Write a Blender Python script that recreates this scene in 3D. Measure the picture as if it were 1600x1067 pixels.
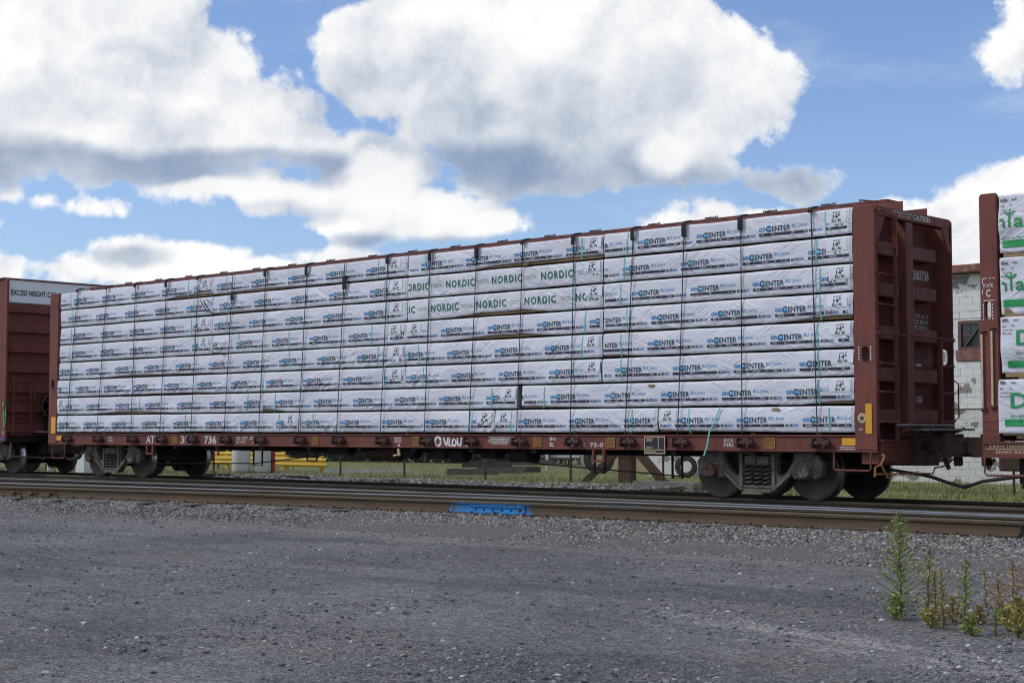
import bpy, bmesh, math, random
import numpy as np
from mathutils import Vector, Matrix

for o in list(bpy.data.objects):
    bpy.data.objects.remove(o, do_unlink=True)
SC = bpy.context.scene
COL = SC.collection
R = math.radians

# ------------------------------------------------------------------ camera
CAM = np.array([12.352, -20.9704, 1.0819])
YAW, PITCH, FPX = 0.7456, 0.0570, 2468.28
cam_d = bpy.data.cameras.new("camera")
cam = bpy.data.objects.new("camera", cam_d)
COL.objects.link(cam)
cam.location = CAM
cam.rotation_euler = (math.pi / 2 + PITCH, 0, YAW)
cam_d.sensor_width = 36
cam_d.lens = FPX * 36 / 1600
cam_d.clip_start = .1
cam_d.clip_end = 9000
SC.camera = cam
_fw = np.array([-math.sin(YAW) * math.cos(PITCH), math.cos(YAW) * math.cos(PITCH), math.sin(PITCH)])
_rt = np.array([math.cos(YAW), math.sin(YAW), 0.])
_up = np.cross(_rt, _fw)


def ray(px, py):
    return _fw + _rt * (px - 800) / FPX - _up * (py - 533.5) / FPX


def at_y(px, py, y=0.):
    d = ray(px, py)
    return CAM + d * (y - CAM[1]) / d[1]


def at_z(px, py, z=0.):
    d = ray(px, py)
    return CAM + d * (z - CAM[2]) / d[2]


def X0(px, py=560, y=0.):
    return float(at_y(px, py, y)[0])


# ------------------------------------------------------------------ light
SUN_DIR = Vector((-.50, -.50, .72)).normalized()     # towards the sun
sun_d = bpy.data.lights.new("sun", 'SUN')
sun_d.energy = 1.5
sun_d.angle = R(10)
sun_d.color = (1, .965, .91)
sun = bpy.data.objects.new("sun", sun_d)
COL.objects.link(sun)
sun.rotation_euler = (-SUN_DIR).to_track_quat('-Z', 'Y').to_euler()

SC.view_settings.view_transform = 'Standard'
SC.view_settings.look = 'None'
SC.view_settings.gamma = 1
SC.view_settings.exposure = 0
SC.view_settings.use_curve_mapping = False
SC.render.engine = 'CYCLES'
SC.cycles.max_bounces = 6
SC.cycles.use_denoising = True
SC.cycles.filter_width = 1.1

world = bpy.data.worlds.new("World")
SC.world = world
world.use_nodes = True


class NT:
    """short hand for building node trees"""
    def __init__(s, tree):
        s.t, s.n, s.l = tree, tree.nodes, tree.links

    def node(s, typ, **kw):
        n = s.n.new(typ)
        for k, v in kw.items():
            setattr(n, k, v)
        return n

    def put(s, sock, v):
        if v is None:
            return
        if isinstance(v, bpy.types.NodeSocket):
            s.l.new(v, sock)
        else:
            sock.default_value = v

    def m(s, op, a, b=None, c=None, clamp=False):
        n = s.node('ShaderNodeMath', operation=op, use_clamp=clamp)
        s.put(n.inputs[0], a); s.put(n.inputs[1], b); s.put(n.inputs[2], c)
        return n.outputs[0]

    def v(s, op, a, b=None, c=None, scale=None):
        n = s.node('ShaderNodeVectorMath', operation=op)
        s.put(n.inputs[0], a); s.put(n.inputs[1], b); s.put(n.inputs[2], c)
        if scale is not None:
            s.put(n.inputs['Scale'], scale)
        return n.outputs['Value'] if op in ('LENGTH', 'DOT_PRODUCT', 'DISTANCE') else n.outputs[0]

    def noise(s, vec, scale, detail=4, rough=.55, out='Fac', lac=2.0, dist=0.):
        n = s.node('ShaderNodeTexNoise')
        s.put(n.inputs['Vector'], vec)
        n.inputs['Scale'].default_value = scale
        n.inputs['Detail'].default_value = detail
        n.inputs['Roughness'].default_value = rough
        n.inputs['Lacunarity'].default_value = lac
        n.inputs['Distortion'].default_value = dist
        return n.outputs[out]

    def vor(s, vec, scale, feature='F1', out='Distance', rnd=1.):
        n = s.node('ShaderNodeTexVoronoi', feature=feature)
        s.put(n.inputs['Vector'], vec)
        n.inputs['Scale'].default_value = scale
        n.inputs['Randomness'].default_value = rnd
        return n.outputs[out]

    def mr(s, v, a, b, c=0., d=1., smooth=True):
        n = s.node('ShaderNodeMapRange', interpolation_type='SMOOTHSTEP' if smooth else 'LINEAR')
        s.put(n.inputs[0], v)
        for i, q in enumerate((a, b, c, d)):
            s.put(n.inputs[1 + i], q)
        return n.outputs[0]

    def mix(s, f, a, b, blend='MIX'):
        n = s.node('ShaderNodeMix', data_type='RGBA', blend_type=blend)
        s.put(n.inputs[0], f)
        for i, q in ((6, a), (7, b)):
            s.put(n.inputs[i], (*q, 1) if isinstance(q, (tuple, list)) and len(q) == 3 else q)
        return n.outputs[2]

    def xyz(s, vec):
        n = s.node('ShaderNodeSeparateXYZ')
        s.put(n.inputs[0], vec)
        return n.outputs

    def comb(s, x, y, z=0.):
        n = s.node('ShaderNodeCombineXYZ')
        s.put(n.inputs[0], x); s.put(n.inputs[1], y); s.put(n.inputs[2], z)
        return n.outputs[0]


def azel(px, py):
    d = ray(px, py)
    return math.atan2(d[0], d[1]), math.atan2(d[2], math.hypot(d[0], d[1]))


# cumulus: each cloud is a heap of ellipses in (azimuth, elevation)
CLOUDS = [  # centre x, y, radius x, y (seen from the camera position)
    (60, 110, 260, 130), (250, 120, 150, 115), (-40, 20, 330, 150), (365, 165, 110, 60), (150, 215, 330, 66), (410, 215, 100, 44),
    (200, 30, 150, 90), (440, 165, 46, 28), (540, 245, 84, 36),
    (345, 296, 110, 32), (440, 310, 130, 32), (270, 286, 55, 16),
    (590, 95, 110, 80), (700, 80, 170, 110), (900, 70, 270, 160), (1090, 80, 140, 105), (1165, 130, 98, 88), (830, 190, 200, 105), (690, 190, 70, 60),
    (1020, 205, 180, 92), (1110, 205, 95, 70), (560, 120, 80, 46), (800, 278, 120, 34), (960, 272, 210, 36), (1110, 265, 90, 38),
    (600, 330, 150, 60), (680, 345, 190, 44), (640, 265, 60, 50), (505, 345, 60, 20),
    (1245, 285, 72, 42), (1190, 280, 60, 40),
    (1130, 335, 75, 26), (1090, 355, 70, 20), (1180, 345, 60, 24),
    (1400, 322, 60, 17), (1550, 335, 88, 74), (1500, 385, 70, 70), (1600, 290, 70, 50), (1440, 400, 60, 70),
    (1600, 75, 44, 38), (1585, 25, 30, 42),
    (37, 292, 17, 18), (95, 311, 22, 11), (155, 320, 30, 11), (0, 348, 22, 24),
    (195, 392, 48, 28), (90, 415, 66, 22), (285, 408, 84, 26), (15, 415, 60, 34), (500, 412, 84, 18), (390, 425, 80, 16), (230, 430, 260, 24),
]
DARK = [  # flat shaded undersides
    (90, 258, 330, 36), (380, 258, 220, 28), (590, 243, 46, 28), (900, 280, 290, 62), (770, 245, 110, 44), (1090, 288, 170, 40), (1235, 287, 110, 56), (730, 390, 190, 18), (560, 380, 70, 16), (960, 318, 60, 14), (195, 404, 60, 20)]
GREY = [  # thick parts in half shade
    (690, 160, 190, 90), (1010, 165, 230, 110), (120, 195, 270, 70), (235, 105, 90, 40), (480, 205, 130, 55), (430, 335, 130, 20), (760, 230, 160, 60)]

BRIGHT = [(600, 300, 80, 70), (680, 325, 100, 44), (780, 348, 100, 26), (350, 300, 130, 18), (1035, 245, 70, 46)]  # sunlit heaps in front of the shaded bases


def ellipse_field(T, uv, lst, sized=True):
    acc = None
    for (x, y, rx, ry) in lst:
        a, e = azel(x, y)
        ra, re = rx / FPX / max(.2, math.cos(e)), ry / FPX
        p = T.v('MULTIPLY_ADD', uv, (1 / ra, 1 / re, 0), (-a / ra, -e / re, 0))
        k = (min(rx, 1.6 * ry) / 100.) if sized else 1.
        q = T.m('MULTIPLY_ADD', T.v('LENGTH', p), -k, k)
        acc = q if acc is None else T.m('SMOOTH_MAX', acc, q, .12)
    return acc


def build_world():
    T = NT(world.node_tree)
    for n in list(T.n):
        T.n.remove(n)
    out = T.node('ShaderNodeOutputWorld')
    bg = T.node('ShaderNodeBackground')
    sky = T.node('ShaderNodeTexSky', sky_type='NISHITA')
    sky.sun_disc = False
    sky.sun_elevation = math.asin(SUN_DIR.z)
    sky.sun_rotation = math.atan2(SUN_DIR.x, SUN_DIR.y)
    sky.altitude = 100; sky.air_density = 1.0; sky.dust_density = .8; sky.ozone_density = 1.5
    d = T.node('ShaderNodeTexCoord').outputs['Generated']
    x, y, z = T.xyz(d)
    u = T.m('ARCTAN2', x, y)
    v = T.m('ARCTAN2', z, T.m('SQRT', T.m('ADD', T.m('MULTIPLY', x, x), T.m('MULTIPLY', y, y))))
    uv0 = T.comb(u, v)
    n1 = T.noise(d, 9, 3, .5, 'Color')
    warp = T.v('MULTIPLY_ADD', n1, (.06, .045, 0), (-.03, -.0225, 0))
    uv = T.v('ADD', uv0, warp)
    # billows: the same noise sampled a little towards the light gives each puff a lit and a shaded side
    toL = (-.35, -.20, .80)

    def billow(vec):
        a = T.noise(vec, 13, 9, .60)
        b = T.vor(vec, 27, 'SMOOTH_F1')
        return T.m('MULTIPLY_ADD', b, -.34, T.m('MULTIPLY', a, 1.5))
    dw = T.v('ADD', d, T.v('MULTIPLY_ADD', T.noise(d, 30, 3, .55, 'Color'), (.022, .022, .022), (-.011, -.011, -.011)))
    b0 = billow(dw)
    b1 = billow(T.v('ADD', dw, tuple(k * .016 for k in toL)))
    fine = T.noise(d, 48, 8, .62)
    big0 = T.noise(dw, 6.5, 3, .5)
    big1 = T.noise(T.v('ADD', dw, tuple(k * .045 for k in toL)), 6.5, 3, .5)
    F = ellipse_field(T, uv, CLOUDS)
    F = T.m('ADD', F, T.m('MULTIPLY', T.m('SUBTRACT', b0, .585), 1.10))
    F = T.m('ADD', F, T.m('MULTIPLY', T.m('SUBTRACT', fine, .5), .60))
    # away from this quarter of the sky the same kind of clouds, scattered by noise alone
    gen = T.m('MULTIPLY', T.m('SUBTRACT', T.noise(T.v('MULTIPLY', d, (1, 1, 2.2)), 3.2, 8, .55), .5), 3.2)
    dv = ray(800, 300); dv = dv / np.linalg.norm(dv)
    k = T.mr(T.v('DOT_PRODUCT', d, tuple(dv)), math.cos(R(31)), math.cos(R(23)))
    mixn = T.node('ShaderNodeMix', data_type='FLOAT')
    T.put(mixn.inputs[0], k); T.put(mixn.inputs[2], gen); T.put(mixn.inputs[3], F)
    F = mixn.outputs[0]
    rag = T.m('ADD', T.m('MULTIPLY', T.m('SUBTRACT', b0, .585), .9), T.m('MULTIPLY', T.m('SUBTRACT', T.noise(dw, 8, 8, .62), .5), 1.7))
    dark = T.mr(T.m('ADD', ellipse_field(T, uv, DARK, False), rag), -.25, .75)
    grey = T.mr(T.m('ADD', ellipse_field(T, uv, GREY, False), rag), -.2, .7)
    bump = T.m('ADD', T.m('MULTIPLY', T.m('SUBTRACT', b0, b1), .85), T.m('MULTIPLY', T.m('SUBTRACT', big0, big1), .95))
    sh = T.m('ADD', T.m('MULTIPLY_ADD', bump, T.m('MULTIPLY_ADD', dark, -.25, 1.), .90), T.m('MULTIPLY', T.m('SUBTRACT', fine, .5), .16))
    sh = T.m('MULTIPLY_ADD', dark, -.54, sh)
    sh = T.m('MULTIPLY_ADD', grey, -.26, sh)
    brt = T.mr(T.m('ADD', ellipse_field(T, uv, BRIGHT, False), T.m('MULTIPLY', rag, 1.25)), -.05, .65)
    sh = T.m('MULTIPLY_ADD', T.m('MULTIPLY', brt, T.m('SUBTRACT', 1.0, sh, clamp=True)), .80, sh)
    sh = T.m('ADD', sh, T.mr(F, .16, .0, 0, .12))
    ramp = T.node('ShaderNodeValToRGB')
    T.put(ramp.inputs[0], sh)
    e = ramp.color_ramp.elements
    e[0].position = 0; e[0].color = (.26, .34, .50, 1)
    e[1].position = 1; e[1].color = (1.0, 1.0, 1.0, 1)
    for p, c in ((.25, (.34, .42, .57)), (.5, (.54, .60, .70)), (.7, (.74, .77, .83)), (.85, (.88, .895, .92))):
        q = e.new(p); q.color = (*c, 1)
    mask = T.mr(F, -.03, .20)
    thin = T.mr(T.noise(T.v('MULTIPLY', d, (1, 1, 3)), 7, 6, .6), .50, .80, 0, .30)
    mask = T.m('MAXIMUM', mask, thin)
    skyc = T.mix(1., sky.outputs[0], (1.10, 1.20, 1.48), 'MULTIPLY')
    cl = T.v('SCALE', ramp.outputs[0], scale=CLOUD_GAIN / SKY_STRENGTH)
    col = T.mix(mask, skyc, cl)
    T.put(bg.inputs[0], col)
    bg.inputs[1].default_value = SKY_STRENGTH
    T.l.new(bg.outputs[0], out.inputs[0])
    world.cycles.sampling_method = 'MANUAL'
    world.cycles.sample_map_resolution = 256


SKY_STRENGTH, CLOUD_GAIN = .10, 1.0
build_world()

# ------------------------------------------------------------------ noise for mesh work


def vnoise(x, y, seed=0):
    x = np.asarray(x, float); y = np.asarray(y, float)
    ix, iy = np.floor(x).astype(np.int64), np.floor(y).astype(np.int64)
    fx, fy = x - ix, y - iy
    fx, fy = fx * fx * (3 - 2 * fx), fy * fy * (3 - 2 * fy)

    def h(a, b):
        n = (a * 374761393 + b * 668265263 + seed * 1274126177) & 0xffffffff
        n = ((n ^ (n >> 13)) * 1274126177) & 0xffffffff
        n = n ^ (n >> 16)
        return (n & 0xffff) / 32767.5 - 1
    a, b, c, d = h(ix, iy), h(ix + 1, iy), h(ix, iy + 1), h(ix + 1, iy + 1)
    return (a * (1 - fx) + b * fx) * (1 - fy) + (c * (1 - fx) + d * fx) * fy


# ------------------------------------------------------------------ mesh builder


class MB:
    def __init__(s):
        s.v, s.f, s.mi = [], [], []

    def add(s, vs, fs, mi=0):
        b = len(s.v)
        s.v.extend([tuple(map(float, p)) for p in vs])
        s.f.extend([tuple(i + b for i in f) for f in fs])
        s.mi.extend([mi] * len(fs))
        return s

    def box(s, x0, x1, y0, y1, z0, z1, mi=0, ch=0.):
        if ch <= 0:
            vs = [(x, y, z) for x in (x0, x1) for y in (y0, y1) for z in (z0, z1)]
            fs = [(0, 1, 3, 2), (4, 6, 7, 5), (0, 4, 5, 1), (2, 3, 7, 6), (0, 2, 6, 4), (1, 5, 7, 3)]
            return s.add(vs, fs, mi)
        bm = bmesh.new()
        bmesh.ops.create_cube(bm, size=1, matrix=Matrix.LocRotScale(((x0 + x1) / 2, (y0 + y1) / 2, (z0 + z1) / 2), None, (abs(x1 - x0), abs(y1 - y0), abs(z1 - z0))))
        bmesh.ops.bevel(bm, geom=bm.edges[:], offset=ch, segments=1, affect='EDGES')
        s.bm(bm, mi); bm.free()
        return s

    def bm(s, bm, mi=0, mat=None):
        bm.verts.index_update()
        s.add([(mat @ v.co if mat else v.co) for v in bm.verts], [[v.index for v in f.verts] for f in bm.faces], mi)
        return s

    def tube(s, pts, r, n=6, mi=0, cap=True):
        pts = [Vector(p) for p in pts]
        rs = r if isinstance(r, (list, tuple)) else [r] * len(pts)
        rings = []
        ref = None
        for i, p in enumerate(pts):
            t = (pts[min(i + 1, len(pts) - 1)] - pts[max(i - 1, 0)]).normalized()
            if ref is None:
                ref = Vector((0, 0, 1)) if abs(t.z) < .9 else Vector((1, 0, 0))
            a = t.cross(ref).normalized(); b = a.cross(t).normalized(); ref = b
            rings.append([p + (a * math.cos(2 * math.pi * k / n) + b * math.sin(2 * math.pi * k / n)) * rs[i] for k in range(n)])
        vs = [q for rg in rings for q in rg]
        fs = []
        for i in range(len(pts) - 1):
            for k in range(n):
                k2 = (k + 1) % n
                fs.append((i * n + k, i * n + k2, (i + 1) * n + k2, (i + 1) * n + k))
        if cap:
            fs.append(tuple(range(n))[::-1]); fs.append(tuple((len(pts) - 1) * n + k for k in range(n)))
        return s.add(vs, fs, mi)

    def bar(s, a, b, w, d, mi=0, up=(0, 0, 1)):
        """rectangular bar from a to b; w along side axis, d along up axis"""
        a, b = Vector(a), Vector(b)
        t = (b - a).normalized(); u = Vector(up)
        if abs(t.dot(u)) > .95:
            u = Vector((1, 0, 0))
        sd = t.cross(u).normalized(); u = sd.cross(t).normalized()
        vs = [p + sd * i * w / 2 + u * j * d / 2 for p in (a, b) for i, j in ((-1, -1), (1, -1), (1, 1), (-1, 1))]
        return s.add(vs, [(3, 2, 1, 0), (4, 5, 6, 7), (0, 1, 5, 4), (1, 2, 6, 5), (2, 3, 7, 6), (3, 0, 4, 7)], mi)

    def lathe(s, prof, n, c=(0, 0, 0), axis='y', mi=0):
        """prof: list of (radius, along)"""
        vs, fs = [], []
        for (r, h) in prof:
            for k in range(n):
                a = 2 * math.pi * k / n
                p, q = r * math.cos(a), r * math.sin(a)
                vs.append((c[0] + p, c[1] + h, c[2] + q) if axis == 'y' else (c[0] + p, c[1] + q, c[2] + h) if axis == 'z' else (c[0] + h, c[1] + p, c[2] + q))
        for i in range(len(prof) - 1):
            for k in range(n):
                k2 = (k + 1) % n
                fs.append((i * n + k, i * n + k2, (i + 1) * n + k2, (i + 1) * n + k))
        if prof[0][0] > 1e-6:
            fs.append(tuple(range(n)))
        if prof[-1][0] > 1e-6:
            fs.append(tuple((len(prof) - 1) * n + k for k in range(n))[::-1])
        return s.add(vs, fs, mi)

    def prism(s, poly, y0, y1, mi=0):
        """poly in (x, z), from y0 to y1"""
        n = len(poly)
        vs = [(x, y0, z) for x, z in poly] + [(x, y1, z) for x, z in poly]
        fs = [tuple(range(n)), tuple(range(2 * n - 1, n - 1, -1))] + [(i, i + n, (i + 1) % n + n, (i + 1) % n) for i in range(n)]
        return s.add(vs, fs, mi)

    def build(s, name, mats, parent=None, smooth=False, world_coords=True, **props):
        me = bpy.data.meshes.new(name)
        me.from_pydata(s.v, [], s.f)
        if not isinstance(mats, (list, tuple)):
            mats = [mats]
        for m_ in mats:
            me.materials.append(m_)
        if len(mats) > 1:
            me.polygons.foreach_set('material_index', s.mi)
        bm = bmesh.new(); bm.from_mesh(me)
        bmesh.ops.recalc_face_normals(bm, faces=bm.faces[:])
        bm.to_mesh(me); bm.free()
        if smooth:
            me.polygons.foreach_set('use_smooth', [True] * len(me.polygons))
        me.update()
        return link(name, me, parent, world_coords, **props)


def root_loc(o):
    v = Vector((0, 0, 0))
    while o is not None:
        v += o.location; o = o.parent
    return v


def link(name, me, parent=None, world_coords=True, **props):
    o = bpy.data.objects.new(name, me)
    COL.objects.link(o)
    if parent is not None:
        o.parent = parent
        if world_coords and me is not None:
            off = root_loc(parent)
            if off.length > 0:
                me.transform(Matrix.Translation(-off))
    for k, v in props.items():
        o[k] = v
    return o


def thing(name, label, cat, loc=(0, 0, 0), group=None):
    o = bpy.data.objects.new(name, None)
    o.empty_display_size = .2
    COL.objects.link(o)
    o.location = loc
    o['label'] = label; o['category'] = cat
    if group:
        o['group'] = group
    return o


def np_mesh(name, V, F, mats, parent=None, mi=None, smooth=False, **props):
    """large meshes straight from numpy; F is (n,k)"""
    me = bpy.data.meshes.new(name)
    k = F.shape[1]
    me.vertices.add(len(V)); me.vertices.foreach_set('co', np.ascontiguousarray(V, dtype=np.float32).ravel())
    me.loops.add(F.size); me.loops.foreach_set('vertex_index', np.ascontiguousarray(F, dtype=np.int32).ravel())
    me.polygons.add(len(F)); me.polygons.foreach_set('loop_start', np.arange(0, F.size, k, dtype=np.int32))
    for m_ in (mats if isinstance(mats, (list, tuple)) else [mats]):
        me.materials.append(m_)
    if mi is not None:
        me.polygons.foreach_set('material_index', mi)
    me.update(calc_edges=True)
    me.polygons.foreach_set('use_smooth', np.full(len(F), smooth))
    return link(name, me, parent, True, **props)


def copy_tree(o, loc=None, parent=None):
    c = o.copy(); COL.objects.link(c)
    if parent is not None:
        c.parent = parent
    if loc is not None:
        c.location = loc
    for ch in [k for k in bpy.data.objects if k.parent == o]:
        copy_tree(ch, None, c)
    return c


# ------------------------------------------------------------------ lettering
_cap = {}
_txt = {}


def text_geo(s, bold=0., res=2, sp=1.):
    """flat letter outlines as (verts (n,2) with cap height 1, faces)"""
    key = (s, bold, sp)
    if key in _txt:
        return _txt[key]
    c = bpy.data.curves.new("txt", 'FONT')
    c.body = s; c.space_character = sp; c.offset = bold; c.resolution_u = res; c.fill_mode = 'BOTH'
    ob = bpy.data.objects.new("txt", c)
    COL.objects.link(ob)
    dg = bpy.context.evaluated_depsgraph_get()
    me = bpy.data.meshes.new_from_object(ob.evaluated_get(dg))
    V = np.array([v.co[:2] for v in me.vertices]) if len(me.vertices) else np.zeros((0, 2))
    Fs = [tuple(p.vertices) for p in me.polygons]
    bpy.data.meshes.remove(me); bpy.data.objects.remove(ob); bpy.data.curves.remove(c)
    if 'H' not in _cap:
        _cap['H'] = 1
        hv, _ = text_geo('H', 0.)
        _cap['H'] = hv[:, 1].max() - hv[:, 1].min()
        _txt.clear()
    V = V / _cap['H']
    if len(V):
        V[:, 0] -= V[:, 0].min()
    _txt[key] = (V, Fs)
    return _txt[key]


text_geo('H', 0.)


def words_at(s, h, width=None, bold=0., shear=0., sp=1.):
    V, Fs = text_geo(s, bold, 2, sp)
    V = V * h
    if width:
        V = V * np.array([width / V[:, 0].max(), 1.])
    if shear:
        V = V + np.c_[V[:, 1] * shear, np.zeros(len(V))]
    return V, Fs


def grid_cut(V, Fs, step):
    """slice flat lettering into cells so that it can follow a creased surface"""
    bm = bmesh.new()
    vs = [bm.verts.new((x, 0, z)) for x, z in V]
    for f in Fs:
        try:
            bm.faces.new([vs[i] for i in f])
        except ValueError:
            pass
    for ax in (0, 2):
        a, b = V[:, 0 if ax == 0 else 1].min(), V[:, 0 if ax == 0 else 1].max()
        k = a + step
        no = (1, 0, 0) if ax == 0 else (0, 0, 1)
        while k < b:
            co = (k, 0, 0) if ax == 0 else (0, 0, k)
            bmesh.ops.bisect_plane(bm, geom=bm.verts[:] + bm.edges[:] + bm.faces[:], plane_co=co, plane_no=no)
            k += step
    bm.verts.index_update()
    V2 = np.array([(v.co.x, v.co.z) for v in bm.verts])
    F2 = [tuple(v.index for v in f.verts) for f in bm.faces]
    bm.free()
    return V2, F2


def rect_geo(x0, x1, z0, z1, step=None):
    V = np.array([(x0, z0), (x1, z0), (x1, z1), (x0, z1)], float)
    return grid_cut(V, [(0, 1, 2, 3)], step) if step else (V, [(0, 1, 2, 3)])


def paint_text(mb, s, x, z, y, h, width=None, bold=.0, mi=0, shear=0.):
    """lettering on a wall that faces the camera's side (-y)"""
    V, Fs = words_at(s, h, width, bold, shear)
    mb.add([(x + a, y, z + b) for a, b in V], Fs, mi)
    return V[:, 0].max() if len(V) else 0


def paint_text_x(mb, s, y, z, x, h, width=None, bold=.0, mi=0):
    """lettering on a wall that faces +x; reads towards +y"""
    V, Fs = words_at(s, h, width, bold)
    mb.add([(x, y + a, z + b) for a, b in V], Fs, mi)


# ------------------------------------------------------------------ materials
_mats = {}


def new_mat(name):
    m_ = bpy.data.materials.new(name)
    m_.use_nodes = True
    T = NT(m_.node_tree)
    b = next(n for n in T.n if n.type == 'BSDF_PRINCIPLED')
    return m_, T, b


def pbr(name, col, rough=.6, metal=0., var=.18, vs=2.5, bump=0., bs=60., col2=None, thr=(.5, .7), stretch=(1, 1, 1), spec=.5, island=0.):
    if name in _mats:
        return _mats[name]
    m_, T, b = new_mat(name)
    pos = T.node('ShaderNodeNewGeometry')
    P = T.v('MULTIPLY', pos.outputs['Position'], stretch)
    n = T.noise(P, vs, 6, .6)
    lo, hi = tuple(c * (1 - var) for c in col), tuple(min(1, c * (1 + var)) for c in col)
    c = T.mix(T.mr(n, .25, .75), lo, hi)
    if col2:
        c = T.mix(T.mr(T.noise(P, vs * 2.7, 7, .65), thr[0], thr[1]), c, col2)
    if island:
        k = T.mr(pos.outputs['Random Per Island'], 0, 1, 1 - island, 1 + island, smooth=False)
        c = T.v('SCALE', c, scale=k)
    T.put(b.inputs['Base Color'], c)
    b.inputs['Roughness'].default_value = rough
    b.inputs['Metallic'].default_value = metal
    b.inputs['Specular IOR Level'].default_value = spec
    if bump:
        bn = T.node('ShaderNodeBump')
        bn.inputs['Strength'].default_value = bump
        bn.inputs['Distance'].default_value = .01
        T.put(bn.inputs['Height'], T.noise(P, bs, 5, .6))
        T.l.new(bn.outputs[0], b.inputs['Normal'])
    _mats[name] = m_
    return m_


def car_paint(name, col, grime=(.035, .028, .022), dust=(.16, .11, .09), amount=.5):
    m_, T, b = new_mat(name)
    P = T.node('ShaderNodeNewGeometry').outputs['Position']
    n = T.noise(P, 1.3, 5, .6)
    c = T.mix(T.mr(n, .3, .7), tuple(x * .86 for x in col), tuple(x * 1.14 for x in col))
    streak = T.noise(T.v('MULTIPLY', P, (9, 9, .7)), 1.6, 6, .62)
    c = T.mix(T.mr(streak, .50, .74, 0, amount), c, grime)
    fade = T.noise(T.v('MULTIPLY', P, (3, 3, 1.2)), 1.1, 7, .66)
    c = T.mix(T.mr(fade, .50, .82, 0, amount * .8), c, dust)
    spots = T.noise(P, 34, 3, .5)
    c = T.mix(T.mr(spots, .66, .74, 0, .7), c, (.06, .022, .012))
    T.put(b.inputs['Base Color'], c)
    T.put(b.inputs['Roughness'], T.mr(fade, .3, .8, .50, .8))
    b.inputs['Specular IOR Level'].default_value = .22
    bn = T.node('ShaderNodeBump'); bn.inputs['Strength'].default_value = .12; bn.inputs['Distance'].default_value = .008
    T.put(bn.inputs['Height'], T.noise(P, 9, 4, .6))
    T.l.new(bn.outputs[0], b.inputs['Normal'])
    return m_


def wrap_mat():
    m_, T, b = new_mat("woven_plastic_wrap")
    P = T.node('ShaderNodeNewGeometry').outputs['Position']
    c = T.mix(T.mr(T.noise(P, .9, 5, .6), .3, .7), (.645, .645, .685), (.72, .72, .755))
    c = T.mix(T.mr(T.noise(T.v('MULTIPLY', P, (2, 2, 7)), 2.2, 8, .7), .56, .80, 0, .40), c, (.46, .44, .41))
    c = T.mix(T.mr(T.noise(P, 17, 4, .6), .70, .76, 0, .5), c, (.25, .22, .19))
    T.put(b.inputs['Base Color'], c)
    b.inputs['Roughness'].default_value = .42
    b.inputs['Specular IOR Level'].default_value = .35
    x, y, z = T.xyz(P)
    def crease(sl, across, along, off):
        # folds run along one slanted direction: narrow across, long along it
        a_ = T.m('ADD', x, T.m('MULTIPLY', z, sl))
        c_ = T.m('SUBTRACT', z, T.m('MULTIPLY', x, sl))
        nz = T.noise(T.comb(T.m('MULTIPLY', a_, along), T.m('MULTIPLY', c_, across), off), 1., 3, .55, dist=.6)
        r_ = T.m('SUBTRACT', 1., T.m('MULTIPLY', T.m('ABSOLUTE', T.m('SUBTRACT', nz, .5)), 4.), clamp=True)
        return T.m('MULTIPLY', r_, r_)
    which = T.mr(T.noise(T.comb(T.m('MULTIPLY', x, .45), T.m('MULTIPLY', z, 1.6), 0.), 1., 2, .5), .46, .54)
    amt = T.mr(T.noise(T.comb(T.m('MULTIPLY', x, 1.1), T.m('MULTIPLY', z, 2.2), 5.), 1., 3, .6), .40, .68)
    n_f = T.node('ShaderNodeMix', data_type='FLOAT')
    T.put(n_f.inputs[0], which); T.put(n_f.inputs[2], crease(.55, 9., .9, 3.)); T.put(n_f.inputs[3], crease(-.5, 9., .8, 8.))
    h = T.m('MULTIPLY', n_f.outputs[0], amt)
    h = T.m('ADD', h, T.m('MULTIPLY', T.noise(T.comb(T.m('MULTIPLY', x, 9.), T.m('MULTIPLY', z, 22.), 1.), 1.3, 4, .6), .35))
    bn = T.node('ShaderNodeBump'); bn.inputs['Strength'].default_value = .75; bn.inputs['Distance'].default_value = .017
    T.put(bn.inputs['Height'], h)
    T.l.new(bn.outputs[0], b.inputs['Normal'])
    return m_


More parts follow.
